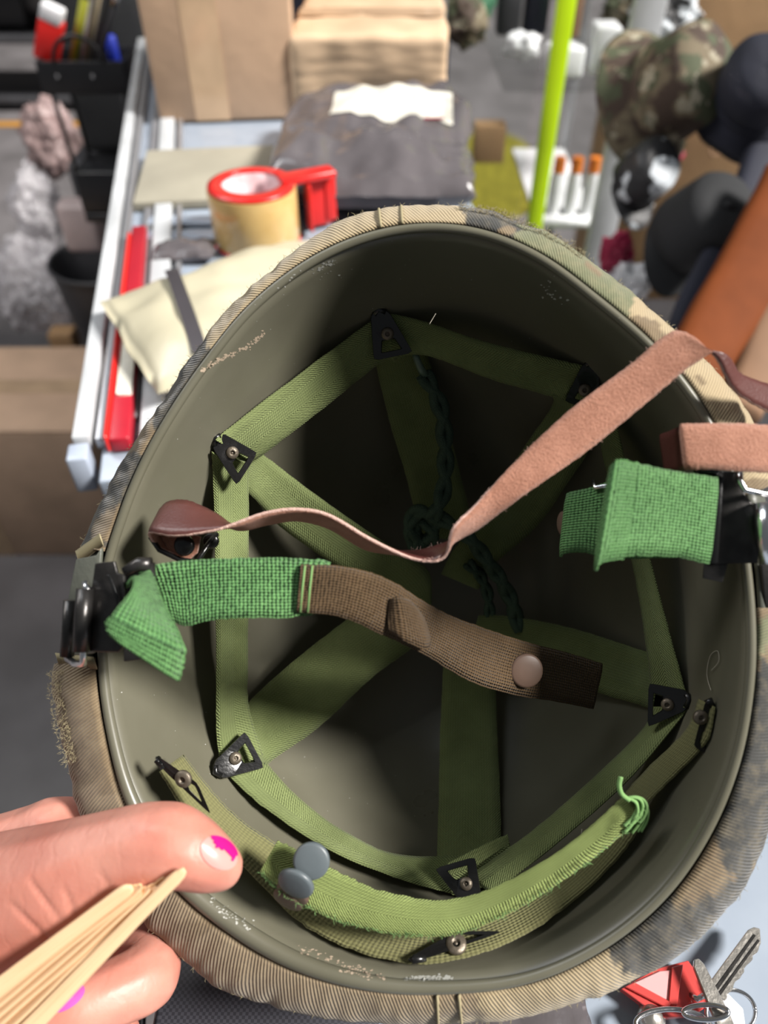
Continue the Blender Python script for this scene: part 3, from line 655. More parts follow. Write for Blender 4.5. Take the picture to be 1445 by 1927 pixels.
# ---- drawstring of the crown
def braid(name, pts, r, parent, m, label=None):
    c = [Vector(q) for q in cr([tuple(P(*q)) for q in pts], 14)]
    D = []; up = None; L = 0; fr = []
    for i, p in enumerate(c):
        d = (c[min(i+1, len(c)-1)]-c[max(i-1, 0)]).normalized()
        up = d.orthogonal().normalized() if up is None else (up-d*up.dot(d)).normalized()
        if i: L += (p-c[i-1]).length
        fr.append((p, up.copy(), d.cross(up), L))
    for k in range(4):
        sgn = 1 if k < 2 else -1; ph0 = PI*k+(.8 if k > 1 else 0)
        D.append(tube_data([p+r*.5*(math.cos(sgn*l/(r*1.1)+ph0)*u*1.15+math.sin(sgn*l/(r*1.1)+ph0)*s*.85) for p, u, s, l in fr], r*.58, 6))
    Vq, Fq = merge(D); return obj(name, Vq, Fq, m, parent, label=label)
ld = .378
dr = braid('drawstring', [(798,705,.366),(815,735,.368),(832,780,.370),(838,850,.374),(836,910,.376),(826,950,.376),(812,975,.380)], .0042, HEL, M['cord'], 'dark green braided drawstring')
tube('lace_tip', [P(779,660,.362), P(783,672,.362), P(790,690,.364), P(800,708,.366)], [.0012, .0017, .0018, .0022], simple('green_plastic_tip', (.10, .15, .11), .3), dr, 12)
braid('drawstring', [(792,1040,.392),(776,1010,.388),(775,978,.384),(790,962,.381),(820,972,.381),(850,988,.382),(885,1015,.386),(920,1060,.392),(950,1105,.398),(968,1150,.402),(972,1185,.404)], .0042, HEL, M['cord'])
braid('drawstring', [(800,975,.384),(815,1000,.387),(800,1025,.390),(778,1000,.390),(795,968,.386),(830,985,.386)], .0042, HEL, M['cord'])
braid('drawstring', [(880,1060,.398),(905,1085,.404),(918,1120,.406),(922,1160,.407)], .003, HEL, M['cord'])
# stray lint
for q in ([(820,590),(808,610)], [(1338,1300),(1330,1270),(1336,1235),(1350,1225),(1352,1245),(1338,1262)], [(1095,1560),(1090,1590),(1082,1600)], [(965,1700),(985,1690),(990,1680)]):
    tube('lint_fibre', [P(x, y, min(.31, sd(x, y)-.002)) for x, y in cr(q, 5)], .00013, M['lint'], HEL, 4)
# ================================================================== HAND
HAND = thing('person', 'hand with chipped magenta nails gripping the lower left helmet rim', 'person', P(-60, 1800, .31))
def blob_chain(ch, n=12):
    D = []
    pts = cr([(*P(x, y, d), r) for x, y, d, r in ch], 8)
    for q in pts:
        bm = bmesh.new(); bmesh.ops.create_icosphere(bm, subdivisions=2, radius=q[3]); bm.verts.index_update()
        D.append(([v.co+Vector(q[:3]) for v in bm.verts], [tuple(v.index for v in f.verts) for f in bm.faces])); bm.free()
    return D
chains = [
 # thumb, from the wrist side to the tip on the rim
 [(-150,1760,.300,.034),(-60,1730,.292,.030),(40,1690,.284,.0255),(130,1655,.276,.0215),(220,1612,.270,.0168),(300,1592,.266,.0156),(345,1598,.264,.0136),(385,1618,.264,.0112),(412,1630,.265,.0088)],
 # index finger behind the rim
 [(-120,1680,.315,.026),(-20,1630,.318,.020),(60,1588,.318,.0160),(120,1565,.318,.0145),(190,1600,.330,.013),(260,1680,.345,.0120)],
 # middle finger: goes out behind the helmet and folds back to the palm
 [(-80,1800,.330,.026),(60,1800,.330,.020),(180,1800,.325,.0165),(262,1808,.312,.0150),(272,1838,.298,.0135),(215,1868,.288,.0125),(150,1895,.281,.0115),(100,1912,.279,.0098)],
 # ring finger
 [(-80,1880,.330,.024),(60,1930,.325,.016),(170,1950,.312,.0140),(200,1958,.300,.0130),(120,1985,.292,.0120),(40,2010,.286,.010)],
 # little finger
 [(-80,1960,.330,.020),(50,2030,.320,.013),(130,2060,.306,.0115),(60,2090,.295,.0105),(0,2105,.290,.009)],
 # palm and wrist
 [(-60,1690,.315,.030),(-60,1790,.322,.032),(-60,1900,.325,.028)], [(-100,1760,.31,.036),(-300,1850,.31,.033),(-520,1960,.31,.031)],
]
V, Fc = merge([x for ch in chains for x in blob_chain(ch)])
hd = obj('hand', V, Fc, M['skin'], HAND)
rm = hd.modifiers.new('r', 'REMESH'); rm.mode = 'VOXEL'; rm.voxel_size = .0013; rm.use_smooth_shade = True
sm = hd.modifiers.new('s', 'SMOOTH'); sm.iterations = 9; sm.factor = .6
bpy.context.view_layer.update()
dg = bpy.context.evaluated_depsgraph_get(); me = bpy.data.meshes.new_from_object(hd.evaluated_get(dg))
hd.modifiers.clear(); old = hd.data; hd.data = me; bpy.data.meshes.remove(old); me.name = 'hand'
me.polygons.foreach_set('use_smooth', [True]*len(me.polygons))
# skin creases pressed in at the joints
CREASE = [((55,1655),(110,1730),2.6),((120,1670),(150,1745),2.2),((190,1640),(215,1690),1.4),((308,1520),(325,1545),1.2),((20,1700),(120,1800),2.6),((225,1775),(262,1790),1.4),((300,1790),(322,1826),1.3)]
for v in me.vertices:
    p = v.co+org(HAND); x, y, d = px(p)
    if x < -40 or d > .315: continue
    for (a, b, s_) in CREASE:
        ax, ay = a; bx, by = b; L2 = (bx-ax)**2+(by-ay)**2; t = max(0, min(1, ((x-ax)*(bx-ax)+(y-ay)*(by-ay))/L2))
        q = math.hypot(x-ax-t*(bx-ax), y-ay-t*(by-ay)); e = math.exp(-(q/4.0)**2)
        v.co += Fw*(.00035*s_*e*math.sin(PI*(.15+.7*t)))
bm = bmesh.new(); bm.from_mesh(me); HB = BVHTree.FromBMesh(bm); bm.free()
def hdp(x, y):
    D = ((x-CX)/F*Rt - (y-CY)/F*Up + Fw); h = HB.ray_cast(CAM-org(HAND), D.normalized()); return ((h[0]+org(HAND))-CAM).dot(Fw) if h[0] else None
def nail(c, u, v, parent, m, nm='fingernail', clipf=None, lift=.0004, label=None):
    """c,u,v in pixels; laid on the skin surface"""
    V = []; Fc = []; nu, nv = 16, 14; idx = {}
    for i in range(nu+1):
        for j in range(nv+1):
            a = -1+2*i/nu; b = -1+2*j/nv
            # squircle-to-disc map
            x_ = a*math.sqrt(1-b*b/2); y_ = b*math.sqrt(1-a*a/2)
            if clipf and not clipf(x_, y_): continue
            X = c[0]+u[0]*x_+v[0]*y_; Y = c[1]+u[1]*x_+v[1]*y_
            d = hdp(X, Y)
            if d is None: continue
            idx[i, j] = len(V); V.append(P(X, Y, d-lift*(1.15-.6*(x_*x_+y_*y_))))
    for i in range(nu):
        for j in range(nv):
            q = [(i, j), (i+1, j), (i+1, j+1), (i, j+1)]
            if all(k in idx for k in q): Fc.append(tuple(idx[k] for k in q))
    n0 = len(V); V += [p+Fw*.0005 for p in V]; Fc += [tuple(n0+k for k in reversed(f)) for f in Fc]
    return obj(nm, V, Fc, m, parent, label=label)
tn = nail((412,1606), (27,26), (22,-18), hd, M['nail'], lift=.0008)
nail((412,1606), (28,27), (23,-19), tn, M['polish'], 'nail_polish', lambda x_, y_: y_ > .22+.12*math.sin(x_*5) and x_ < .75, .0013, 'chipped magenta polish')
mn = nail((128,1880), (30,-22), (10,13), hd, M['polish2'], label='nail in lilac polish')
# ---- pleated wooden fan
FAN = thing('folding_fan', 'closed pale wooden folding fan held between thumb and fingers', 'fan', P(0, 1920, .262))
nleaf = 15
fdx, fdy, fnx, fny = .75, -.66, .66, .75
for k in range(nleaf):
    f = k/(nleaf-1); guard = k in (0, 1, nleaf-2, nleaf-1)
    te = .82+.18*f**1.2 + (0 if guard else random.uniform(-.02, .02)) - (.02*math.sin(PI*f) if not guard else 0)
    o0 = -62+124*f; o1 = -34+50*f
    def st_(t):
        L_ = 560*t; o_ = (o0*(1-t)+o1*t)*(1-.25*t*t)+(0 if guard else 1.6*math.sin(t*11+k*2)); x = -80+fdx*L_+fnx*o_; y = 1992+fdy*L_*.985+fny*o_
        ww = (28 if guard else 24)*(1-.35*t)*(.45 if t > te*.99 else 1); dn = 0 if guard else .0035+(.0012 if k % 2 else 0)
        d = .253-.006*t+dn
        return (x-fnx*ww/2, y-fny*ww/2, d, x+fnx*ww/2, y+fny*ww/2, d+(.001 if guard else (-.004 if k % 2 else .004)))
    ribbon('fan_blade', [st_(te*t) for t in (0, .3, .6, .85, .97, 1)], M['wood'], FAN, th=.0007 if not guard else .0018, fuzz=.0001, wseg=3, n=6)
# ================================================================== COUNTER
SHOP = True
CA = 10.6*PI/180; ca = Vector((-math.sin(CA), math.cos(CA), 0)); cb = Vector((math.cos(CA), math.sin(CA), 0))
def cp(b, a, z=0): return cb*b+ca*a+Vector((0, 0, z))
CT = thing('display_counter', 'long narrow counter with pale blue top and aluminium edge rails', 'counter', cp(.07, .8, -.95))
box('cabinet_body', cp(.08, 1.045, -.485), (.385, 1.19, .93), M['cside'], CT, rz=CA); box('cabinet_body', cp(.10, .08, -.485), (.36, .735, .93), M['cside'], CT, rz=CA)
box('countertop', cp(.07, 1.07, -.01), (.41, 1.24, .018), M['counter'], CT, rz=CA); box('countertop', cp(.0875, .075, -.01), (.375, .745, .018), M['counter'], CT, rz=CA)
L0, L1 = .50, 1.62
def rail(b, w_, h, a0, a1, m, nm='edge_rail', z0=-.001):
    box(nm, cp(b, (a0+a1)/2, z0+h/2), (w_, a1-a0, h), m, CT, rz=CA, bev=.001)
rail(-.148, .013, .014, .49, 1.69, M['aluw']); rail(-.134, .008, .010, .49, 1.69, M['alu']); rail(-.112, .010, .006, .52, 1.69, M['cside'], 'rail_groove'); rail(-.094, .020, .010, .44, 1.69, M['aluw'])
rail(-.076, .006, .008, .40, 1.69, M['alu'])
box('rail_end_cap', cp(-.150, .478, -.008), (.016, .02, .034), M['blueL'], CT, rz=CA)
rail(-.0975, .004, .004, -.28, .30, M['alu'], 'aluminium_strip'); rail(-.0935, .0025, .0042, -.28, .30, M['blk'], 'strip_joint'); rail(-.0885, .0015, .0042, -.28, .30, M['blk'], 'strip_joint'); rail(-.073, .028, .004, -.28, .30, M['alu'], 'aluminium_strip')
box('counter_mat', onz(500, 1960, 0)+Vector((.0, -.01, .0025)), (.066+.03, .12, .004), M['mat'], rz=0.0, label='dark textured mat on the counter below the helmet rim', cat='mat')
rd = box('red_strip', cp(-.118, .67, .008), (.016, .38, .014), M['dred'], rz=CA, label='dark red and white plastic strip lying between the counter rails', cat='strip')
box('strip_label', cp(-.1165, .58, .0158), (.012, .09, .001), M['label'], rd, rz=CA); box('strip_edge', cp(-.1275, .66, .010), (.004, .36, .016), M['red'], rd, rz=CA)
# parcels
def carton(name, c, sz, rz, m, label, cat='box', taped=True, group=None):
    t = thing(name, label, cat, Vector((c[0], c[1], c[2]-sz[2]/2)), group)
    V, Fc = box_data((0, 0, 0), sz, 0, .004)
    R_ = Matrix.Rotation(rz, 3, 'Z'); c = Vector(c)
    box('carton', c, sz, m, t, rz=rz, bev=.005)
    dx, dy, dz = sz
    for s in (-1, 1):
        box('top_flap', c+R_ @ Vector((0, s*dy*.2515, dz/2+.002)), (dx*.99, dy*.492, .004), m, t, rz=rz, bev=.001)
    if taped:
        box('packing_tape', c+R_ @ Vector((0, 0, dz/2+.0045)), (dx*1.002, .048, .0006), M['tapec'], t, rz=rz, bev=0)
        box('packing_tape', c+R_ @ Vector((-dx*.12, -dy/2-.0004, -dz*.12)), (.05, .0006, dz*.75), M['tapec'], t, rz=rz, bev=0)
    return t
p0 = onz(285, 237); p1 = onz(536, 243)
carton('cardboard_box', (p0.x+.100, p0.y+.165, .152), (.205, .30, .30), .10, M['card'], 'tall plain brown cardboard box at the far left end of the counter')
# kraft parcel, wrapped
def pillow(name, c, sz, rz, m, label=None, cat=None, wr=.01, f=14, parent=None, tilt=(0, 0), nx=44, ny=34, edge=.12, sq=.35, seed=0):
    V = []; dx, dy, dz = sz; R_ = Matrix.Rotation(rz, 3, 'Z') @ Matrix.Rotation(tilt[0], 3, 'X') @ Matrix.Rotation(tilt[1], 3, 'Y')
    for side in (1, -1):
        for i in range(nx+1):
            for j in range(ny+1):
                a = -1+2*i/nx; b = -1+2*j/ny
                h = (max(0, 1-a**4)*max(0, 1-b**4))**sq*dz/2*side
                p = Vector((a*dx/2, b*dy/2, h))
                n1 = nz(p+Vector((seed, 0, side*0)), f, 2)*wr+nz(p, f*2.7, seed)*wr*.45
                e = min(1, (1-max(abs(a), abs(b)))*8)
                p.z += n1*side*(1 if side > 0 else .2)*(.3+.7*e); p.x += n1*.5; p.y += n1*.4
                V.append(Vector(c)+R_ @ p)
    nr, nc = nx+1, ny+1; Fc = grid_faces(nr, nc); Fc += [tuple(reversed(q)) for q in grid_faces(nr, nc, off=nr*nc)]
    o = nr*nc
    for i in range(nx): Fc += [(i*nc, (i+1)*nc, o+(i+1)*nc, o+i*nc), ((i+1)*nc+ny, i*nc+ny, o+i*nc+ny, o+(i+1)*nc+ny)]
    for j in range(ny): Fc += [(j+1, j, o+j, o+j+1), (nx*nc+j, nx*nc+j+1, o+nx*nc+j+1, o+nx*nc+j)]
    return obj(name, V, Fc, m, parent, label=label, cat=cat)
q0 = onz(548, 238)
def kraft():
    sz = Vector((.225, .26, .112)); c = Vector((q0.x+.118, q0.y+.15, .056)); rz = -.03
    t = thing('kraft_parcel', 'wrinkled kraft paper parcel beside the brown box', 'parcel', (c.x, c.y, 0))
    bm = bmesh.new(); bmesh.ops.create_cube(bm, size=1); bmesh.ops.scale(bm, vec=sz, verts=bm.verts)
    bmesh.ops.bevel(bm, geom=bm.edges, offset=.008, segments=2, affect='EDGES', profile=.5)
    bmesh.ops.subdivide_edges(bm, edges=[e for e in bm.edges if e.calc_length() > .02], cuts=24, use_grid_fill=True)
    R_ = Matrix.Rotation(rz, 3, 'Z'); bm.verts.index_update(); bm.normal_update()
    V = [c+R_ @ (v.co+v.normal*(.0045*nz(v.co, 22)+.0012*nz(Vector((v.co.x*.6, v.co.y, v.co.z*2)), 55))) for v in bm.verts]
    Fc = [tuple(v.index for v in f.verts) for f in bm.faces]; bm.free()
    obj('wrapping', V, Fc, M['kraft'], t)
    box('clear_tape', c+Vector((0, 0, .0575)), (.215, .05, .001), M['tapec'], t, rz=rz, bev=0)
kraft()
mc = onz(690, 325)
bm_ = thing('mailing_bag', 'black plastic mailing bag with white address label, in front of the kraft parcel', 'bag', (mc.x, mc.y, 0))
pillow('bag', (mc.x+.01, mc.y-.01, .036), (.245, .30, .064), -.05, M['bagblk'], parent=bm_, wr=.022, f=15, seed=3)
bg_ = [o for o in bm_.children if o.name.startswith('bag')][0]
bT = BVHTree.FromPolygons([v.co.copy() for v in bg_.data.vertices], [tuple(p.vertices) for p in bg_.data.polygons])
Rl = Matrix.Rotation(-.05, 3, 'Z'); V = []; c0_ = Vector((mc.x+.034, mc.y+.055, 0))
for i in range(33):
    for j in range(21):
        q = c0_+Rl @ Vector((-.078+.156*i/32, -.046+.092*j/20, 0)); h_ = bT.ray_cast(q*SIZE-org(bm_)+Vector((0, 0, .3)), Vector((0, 0, -1)))
        zz = (h_[0].z+org(bm_).z)/SIZE if h_[0] else .06
        V.append(Vector((q.x, q.y, zz+.0015)))
obj('address_label', V, grid_faces(33, 21), M['label'], bm_)
box('pink_mark', (mc.x+.085, mc.y+.001, .066), (.025, .005, .001), M['crim'], bm_, bev=0)
gp = onz(405, 340)
box('grey_parcel', (gp.x, gp.y+.0, .006), (.185, .17, .012), M['greyb'], rz=.12, label='flat greyish board lying on the counter in front of the tall box', cat='board')
for k, (x, y) in enumerate(((345,420),(345,448))):
    c = onz(x, y); box('plastic_sleeve', (c.x+.03, c.y, .003+.0), (.14, .022, .005), M['blueL'], rz=.02, label=('bluish white strip nearest the flat grey board' if k == 0 else 'bluish white strip nearer the tape roll base'), cat='strip', group='bluish strips left of the tape')
c = onz(350, 487); pillow('wrapped_pack', (c.x, c.y, .009), (.065, .035, .016), .1, M['bagblk'], 'small dark plastic pack left of the tape roll', 'pack', wr=.004, f=60, nx=20, ny=14)
# tape gun roll
tp = onz(478, 480); tr = thing('packing_tape_roll', 'tan packing tape roll in a red plastic dispenser ring', 'tape', (tp.x, tp.y+.035, 0))
tc_ = Vector((tp.x, tp.y+.035, .004)); R0, R1, hh = .0385, .0475, .056
V, Fc = lathe_data([(R0, 0), (R1, 0), (R1+.0004, .001), (R1+.0004, hh-.001), (R1, hh), (R0, hh), (R0, 0)], tc_, (0, 0, 1), 64); Fc = Fc[:-2]
autosmooth(obj('tape', V, Fc, M['roll'], tr), 40)
V, Fc = lathe_data([(R0-.003, .001), (R0, .001), (R0, hh+.0005), (R0-.003, hh+.0005), (R0-.003, .001)], tc_, (0, 0, 1), 64); obj('paper_core', V, Fc[:-2], M['tcore'], tr)
# red ring: crescent on top, widening toward the front
V = []; nn = 64
for z in (hh+.0005, hh+.0035):
    for i in range(nn):
        a = 2*PI*i/nn; f = .5-.5*math.sin(a)
        for r in (R0-.002-.009*f, R1-.001): V.append(tc_+Vector((r*math.cos(a), r*math.sin(a), z)))
Fc = []
for i in range(nn):
    j = (i+1) % nn; b = 2*nn
    Fc += [(2*i, 2*i+1, 2*j+1, 2*j), (b+2*i, b+2*j, b+2*j+1, b+2*i+1), (2*i, 2*j, b+2*j, b+2*i), (2*i+1, b+2*i+1, b+2*j+1, 2*j+1)]
obj('dispenser_ring', V, Fc, M['red'], tr)
a0 = tc_+Vector((.042, .010, 0))
box('dispenser_arm', a0+Vector((.016, .012, hh+.003)), (.062, .022, .008), M['red'], tr, rz=.45, bev=.002)
box('dispenser_wall', a0+Vector((.026, .020, hh*.5+.001)), (.030, .004, hh), M['red'], tr, rz=.45, bev=.001)
box('dispenser_wall', a0+Vector((.018, .004, hh*.5)), (.004, .016, hh-.006), M['red'], tr, rz=.2, bev=.001)
box('cutter_guard', a0+Vector((.037, .030, hh*.55)), (.014, .016, hh*.95), M['red'], tr, rz=.45, bev=.002)
V, Fc = lathe_data([(R0, 0), (R1+.001, 0), (R1+.001, .003), (R0, .003), (R0, 0)], tc_-Vector((0, 0, .004)), (0, 0, 1), 48); obj('dispenser_base', V, Fc[:-2], M['red'], tr)
# cream mailer
cm = onz(345, 600); cr_ = thing('mailing_bag', 'cream plastic mailing bag with dark printed band, poking out left of helmet', 'bag', (cm.x, cm.y, 0))
bl, bb_ = onz(192, 572, .03), onz(292, 735, .03)
ey = (bl-bb_).normalized(); ex = Vector((ey.y, -ey.x, 0)); rzc = math.atan2(ex.y, ex.x)
cc_ = (bl+bb_)/2+ex*.125; cc_.z = .030; pillow('bag', cc_, (.25, (bl-bb_).length+.012, .046), rzc, M['cream'], parent=cr_, wr=.008, f=13, seed=8, sq=.5)
R_ = Matrix.Rotation(rzc, 3, 'Z'); hw = (bl-bb_).length/2
V = []; n_ = 18
for k in range(n_+1):
    t = -1+2*k/n_
    for e in (-.006, .006):
        p = Vector((-.070+e+t*.012, t*hw*.92, .0)); h = (max(0, 1-(p.x/.125)**4)*max(0, 1-(p.y/(hw+.006))**4))**.5*.023
        V.append(cc_+R_ @ Vector((p.x, p.y, h+.0045)))
obj('printed_band', V, grid_faces(n_+1, 2), M['dstrip'], cr_)
box('yellow_mark', cc_+R_ @ Vector((-.072, -hw*.85, .019)), (.010, .006, .001), M['yel'], cr_, bev=0)
# ---- keys, bottom right
kc = onz(1290, 1880)
K = thing('key_ring', 'steel key ring with keys and red plastic tag, on pale counter', 'keys', (kc.x, kc.y, 0))
def kz(x, y, z): return onz(x, y, z)
def kplate(name, pts, z, th, m, parent, bev=.0003):
    a = [kz(x, y, z) for x, y in pts]
    bm = bmesh.new(); f = bm.faces.new([bm.verts.new(v) for v in a]); f.normal_update()
    if f.normal.z > 0: pass
    r = bmesh.ops.extrude_face_region(bm, geom=[f]); bmesh.ops.translate(bm, vec=(0, 0, th), verts=[v for v in r['geom'] if isinstance(v, bmesh.types.BMVert)])
    bmesh.ops.recalc_face_normals(bm, faces=bm.faces)
    bmesh.ops.bevel(bm, geom=bm.edges, offset=bev, segments=1, affect='EDGES')
    bm.verts.index_update(); V = [v.co.copy() for v in bm.verts]; Fq = [tuple(v.index for v in f.verts) for f in bm.faces]; bm.free()
    return obj(name, V, Fq, m, parent, smooth=False)
kplate('key_tag', [(1165,1865),(1228,1828),(1290,1812),(1325,1862),(1330,1895),(1300,1915),(1240,1920)], .004, .004, M['rtag'], K)
kplate('tag_insert', [(1192,1850),(1240,1828),(1262,1826),(1258,1885)], .0082, .0006, M['rtagp'], K)
kplate('tag_rib', [(1262,1822),(1284,1816),(1272,1895),(1256,1890)], .0082, .0016, M['rtag'], K)
kplate('tag_rib', [(1175,1858),(1192,1850),(1262,1888),(1256,1900)], .0082, .0016, M['rtag'], K)
# long key: toothed blade
top = [(1336,1858),(1416,1747),(1424,1750),(1432,1764),(1434,1777)]
teeth = []; 
for k in range(9):
    f = k/8; x = 1434-f*64; y = 1777+f*96
    teeth += [(x-3+(2 if k % 2 else -2), y), (x-1-(7 if k % 3 == 0 else 3), y+6)]
blade = kplate('key', [(1333,1850),(1405,1752),(1416,1747),(1427,1750)]+teeth+[(1362,1885),(1345,1880)], .010, .0022, M['brass'], K)
kplate('key_groove', [(1342,1862),(1418,1758),(1422,1761),(1347,1868)], .0122, .0004, M['gun'], blade, .0001)
kplate('key_groove', [(1349,1872),(1426,1768),(1429,1771),(1353,1877)], .0122, .0004, M['gun'], blade, .0001)
kplate('key', [(1304,1808),(1312,1806),(1322,1816),(1345,1860),(1372,1915),(1385,1945),(1352,1945),(1330,1890),(1312,1845),(1303,1822)], .015, .0022, M['brass'], K)
kplate('key_bow', [(1335,1880),(1365,1870),(1395,1900),(1400,1935),(1370,1960),(1345,1930)], .008, .0022, M['white'], K)
def ring(c, rx, ry, z, r=.0009, m='silver', tilt=0.0, nm='split_ring', parent=K, turns=2):
    pts = []
    for i in range(60*turns//1):
        a = 2*PI*i/60; q = kz(c[0]+rx*math.cos(a), c[1]+ry*math.sin(a), z+.0012*i/60+tilt*math.cos(a)); pts.append(q)
    tube(nm, pts, r, M[m], parent, 8)
ring((1375,1905), 46, 42, .006); ring((1262,1925), 66, 26, .010, .0011); ring((1328,1905), 42, 14, .016, .0010, tilt=.003)
tube('key_hole_link', [kz(1300,1872,.010), kz(1312,1880,.013), kz(1322,1874,.012), kz(1334,1872,.013)], .0012, M['silver'], K, 8)
V, Fc = lathe_data([(.0001, 0), (.005, .0), (.006, .003), (.004, .006), (.0001, .007)], kz(1222, 1918, .003), (0, 0, 1), 20); obj('bell', V, Fc, M['brass'], K)
c = onz(985, 1912); pillow('dark_cloth', (c.x-.01, c.y-.01, .006), (.075, .03, .010), .1, M['bagblk'], 'dark folded cloth under the helmet at the bottom edge', 'cloth', wr=.003, f=60, nx=20, ny=14)
# ================================================================== LEFT BACKGROUND
carton('cardboard_box', (-.84, 1.345, -.765), (.46, .31, .37), 0, M['card3'], 'dull brown cardboard box standing on the floor left of counter')
def lathe_obj(name, prof, c, m, parent=None, n=40, axis=(0, 0, 1), **k):
    V, Fc = lathe_data(prof, c, axis, n); return autosmooth(obj(name, V, Fc, m, parent, **k), 40)
bn = thing('waste_bin', 'dark grey round waste bin on the floor beside the counter', 'bin', (-.66, 1.68, -.95))
lathe_obj('bin_body', [(.001, 0), (.075, 0), (.125, .50), (.120, .50), (.072, .01), (.001, .01)], (-.66, 1.68, -.95), M['dgrey'], bn)
V, Fc = tube_data([(-.66+.125*math.cos(a*PI/24), 1.68+.125*math.sin(a*PI/24), -.45) for a in range(48)], .005, 8, True); obj('bin_rim', V, Fc, M['dgrey'], bn)
def crumple(name, c, r, m, label, cat, f=9, amt=.35, sub=5, seed=0, group=None):
    bm = bmesh.new(); bmesh.ops.create_icosphere(bm, subdivisions=sub, radius=1); bm.verts.index_update()
    V = []
    for v in bm.verts:
        n1 = 1+amt*(nz(v.co, 1.6, seed)+.5*abs(nz(v.co, 4, seed+2))*2-.4+.25*nz(v.co, 9, seed)); V.append(Vector(c)+Vector((v.co.x*r[0], v.co.y*r[1], v.co.z*r[2]))*n1)
    Fq = [tuple(v.index for v in f_.verts) for f_ in bm.faces]; bm.free()
    return obj(name, V, Fq, m, label=label, cat=cat, group=group)
crumple('plastic_bag', P(75, 545, 1.95), (.10, .09, .13), M['film'], 'crumpled clear plastic bag hanging left of the grey bin', 'bag', seed=1)
crumple('plastic_bag', P(70, 400, 1.95), (.06, .07, .11), M['film'], 'smoky clear plastic bag above the crumpled one', 'bag', seed=4)
crumple('plastic_bag', P(95, 265, 2.15), (.08, .07, .10), simple('pink_film', (.42, .30, .29), .35, var=.3), 'pinkish wrapped bundle behind the black organiser', 'bag', seed=9)
box('wooden_block', P(122, 640, 1.95), (.06, .05, .06), M['card2'], label='small yellowish brown block behind the floor box', cat='block')
box('side_shelf', (-.53, 1.60, -.295), (.185, .11, .018), M['blk'], CT, label='small black shelf fixed to the counter side')
box('plastic_tub', P(163, 412, 1.72)+Vector((0, -.03, 0)), (.085, .06, .11), M['pinkw'], label='pinkish white plastic tub below the organiser', cat='tub', bev=.012)
OR = thing('pen_organiser', 'black wire pen organiser full of pens left of the tall box', 'organiser', (-.555, 1.6, -.262+.0))
ox, oy, oz = -.555, 1.6, -.285
box('lower_tray', (ox, oy, oz+.04), (.14, .10, .085), M['blk'], OR, bev=.004)
for sx in (-1, 1):
    for sy in (-1, 1): tube('wire_post', [(ox+sx*.062, oy+sy*.045, oz+.07), (ox+sx*.066, oy+sy*.048, oz+.25)], .0045, M['blk'], OR, 8)
for (cx_, cy_, sx, sy) in ((0, -.05, .16, .005), (0, .05, .16, .005), (-.078, 0, .005, .1), (.078, 0, .005, .1)): box('upper_band', (ox+cx_, oy+cy_, oz+.252), (sx, sy, .055), M['blk'], OR, bev=.001)
box('upper_floor', (ox, oy, oz+.228), (.15, .095, .004), M['blk'], OR, bev=.001)
tube('wire_handle', [(ox-.045+.045*(1-math.cos(t*PI/10)), oy-.05, oz+.275+.045*math.sin(t*PI/10)) for t in range(11)], .004, M['blk'], OR, 8)
for sx in (-.045, .02): lathe_obj('screw', [(.001, 0), (.004, 0), (.003, .002), (.0001, .002)], (ox+sx, oy-.0535, oz+.255), M['silver'], OR, 12, (0, -1, 0))
def pen(name, b, t, r, m, label, cat='pen', tip=None, group='pens in the wire organiser'):
    b, t = Vector(b), Vector(t); d = t-b
    o = thing(name, label, cat, b, group); tube('barrel', [b, b+d*.96, t], [r, r, r*.7], m, o, 10)
    if tip: tube('cap', [b+d*.8, b+d*.98, t+d*.02], [r*1.12, r*1.12, r*.8], tip, o, 10)
top = oz+.27
pen('highlighter', (ox-.045, oy, oz+.23), (ox+.035, oy+.01, oz+.40), .008, M['yel'], 'yellow green marker leaning in the organiser', 'marker', M['beige'])
pen('pencil', (ox-.025, oy+.02, oz+.23), (ox+.065, oy+.03, oz+.42), .005, M['beige'], 'beige pencil leaning right in the organiser', 'pencil')
pen('pen', (ox-.01, oy-.01, oz+.23), (ox+.085, oy, oz+.40), .006, M['blk'], 'black pen leaning right in the organiser')
pen('pen', (ox+.0, oy-.02, oz+.23), (ox+.095, oy-.02, oz+.39), .005, M['dgrey'], 'dark grey pen rightmost of the leaning bundle', tip=M['silver'])
pen('pen', (ox+.05, oy, oz+.23), (ox+.05, oy+.0, oz+.31), .011, M['blue'], 'blue capped marker standing upright in the organiser')
pen('pen', (ox-.03, oy+.03, oz+.23), (ox+.045, oy+.04, oz+.42), .006, M['white'], 'white pen at the back of the organiser')
rk = thing('tape_measure', 'small red and white box leaning in the organiser left corner', 'box', (ox-.06, oy, oz+.25), None)
box('red_case', (ox-.058, oy-.01, oz+.305), (.042, .03, .075), M['red'], rk, ry=.45, bev=.005); box('white_cap', (ox-.040, oy-.01, oz+.345), (.038, .032, .028), M['white'], rk, ry=.45, bev=.004)
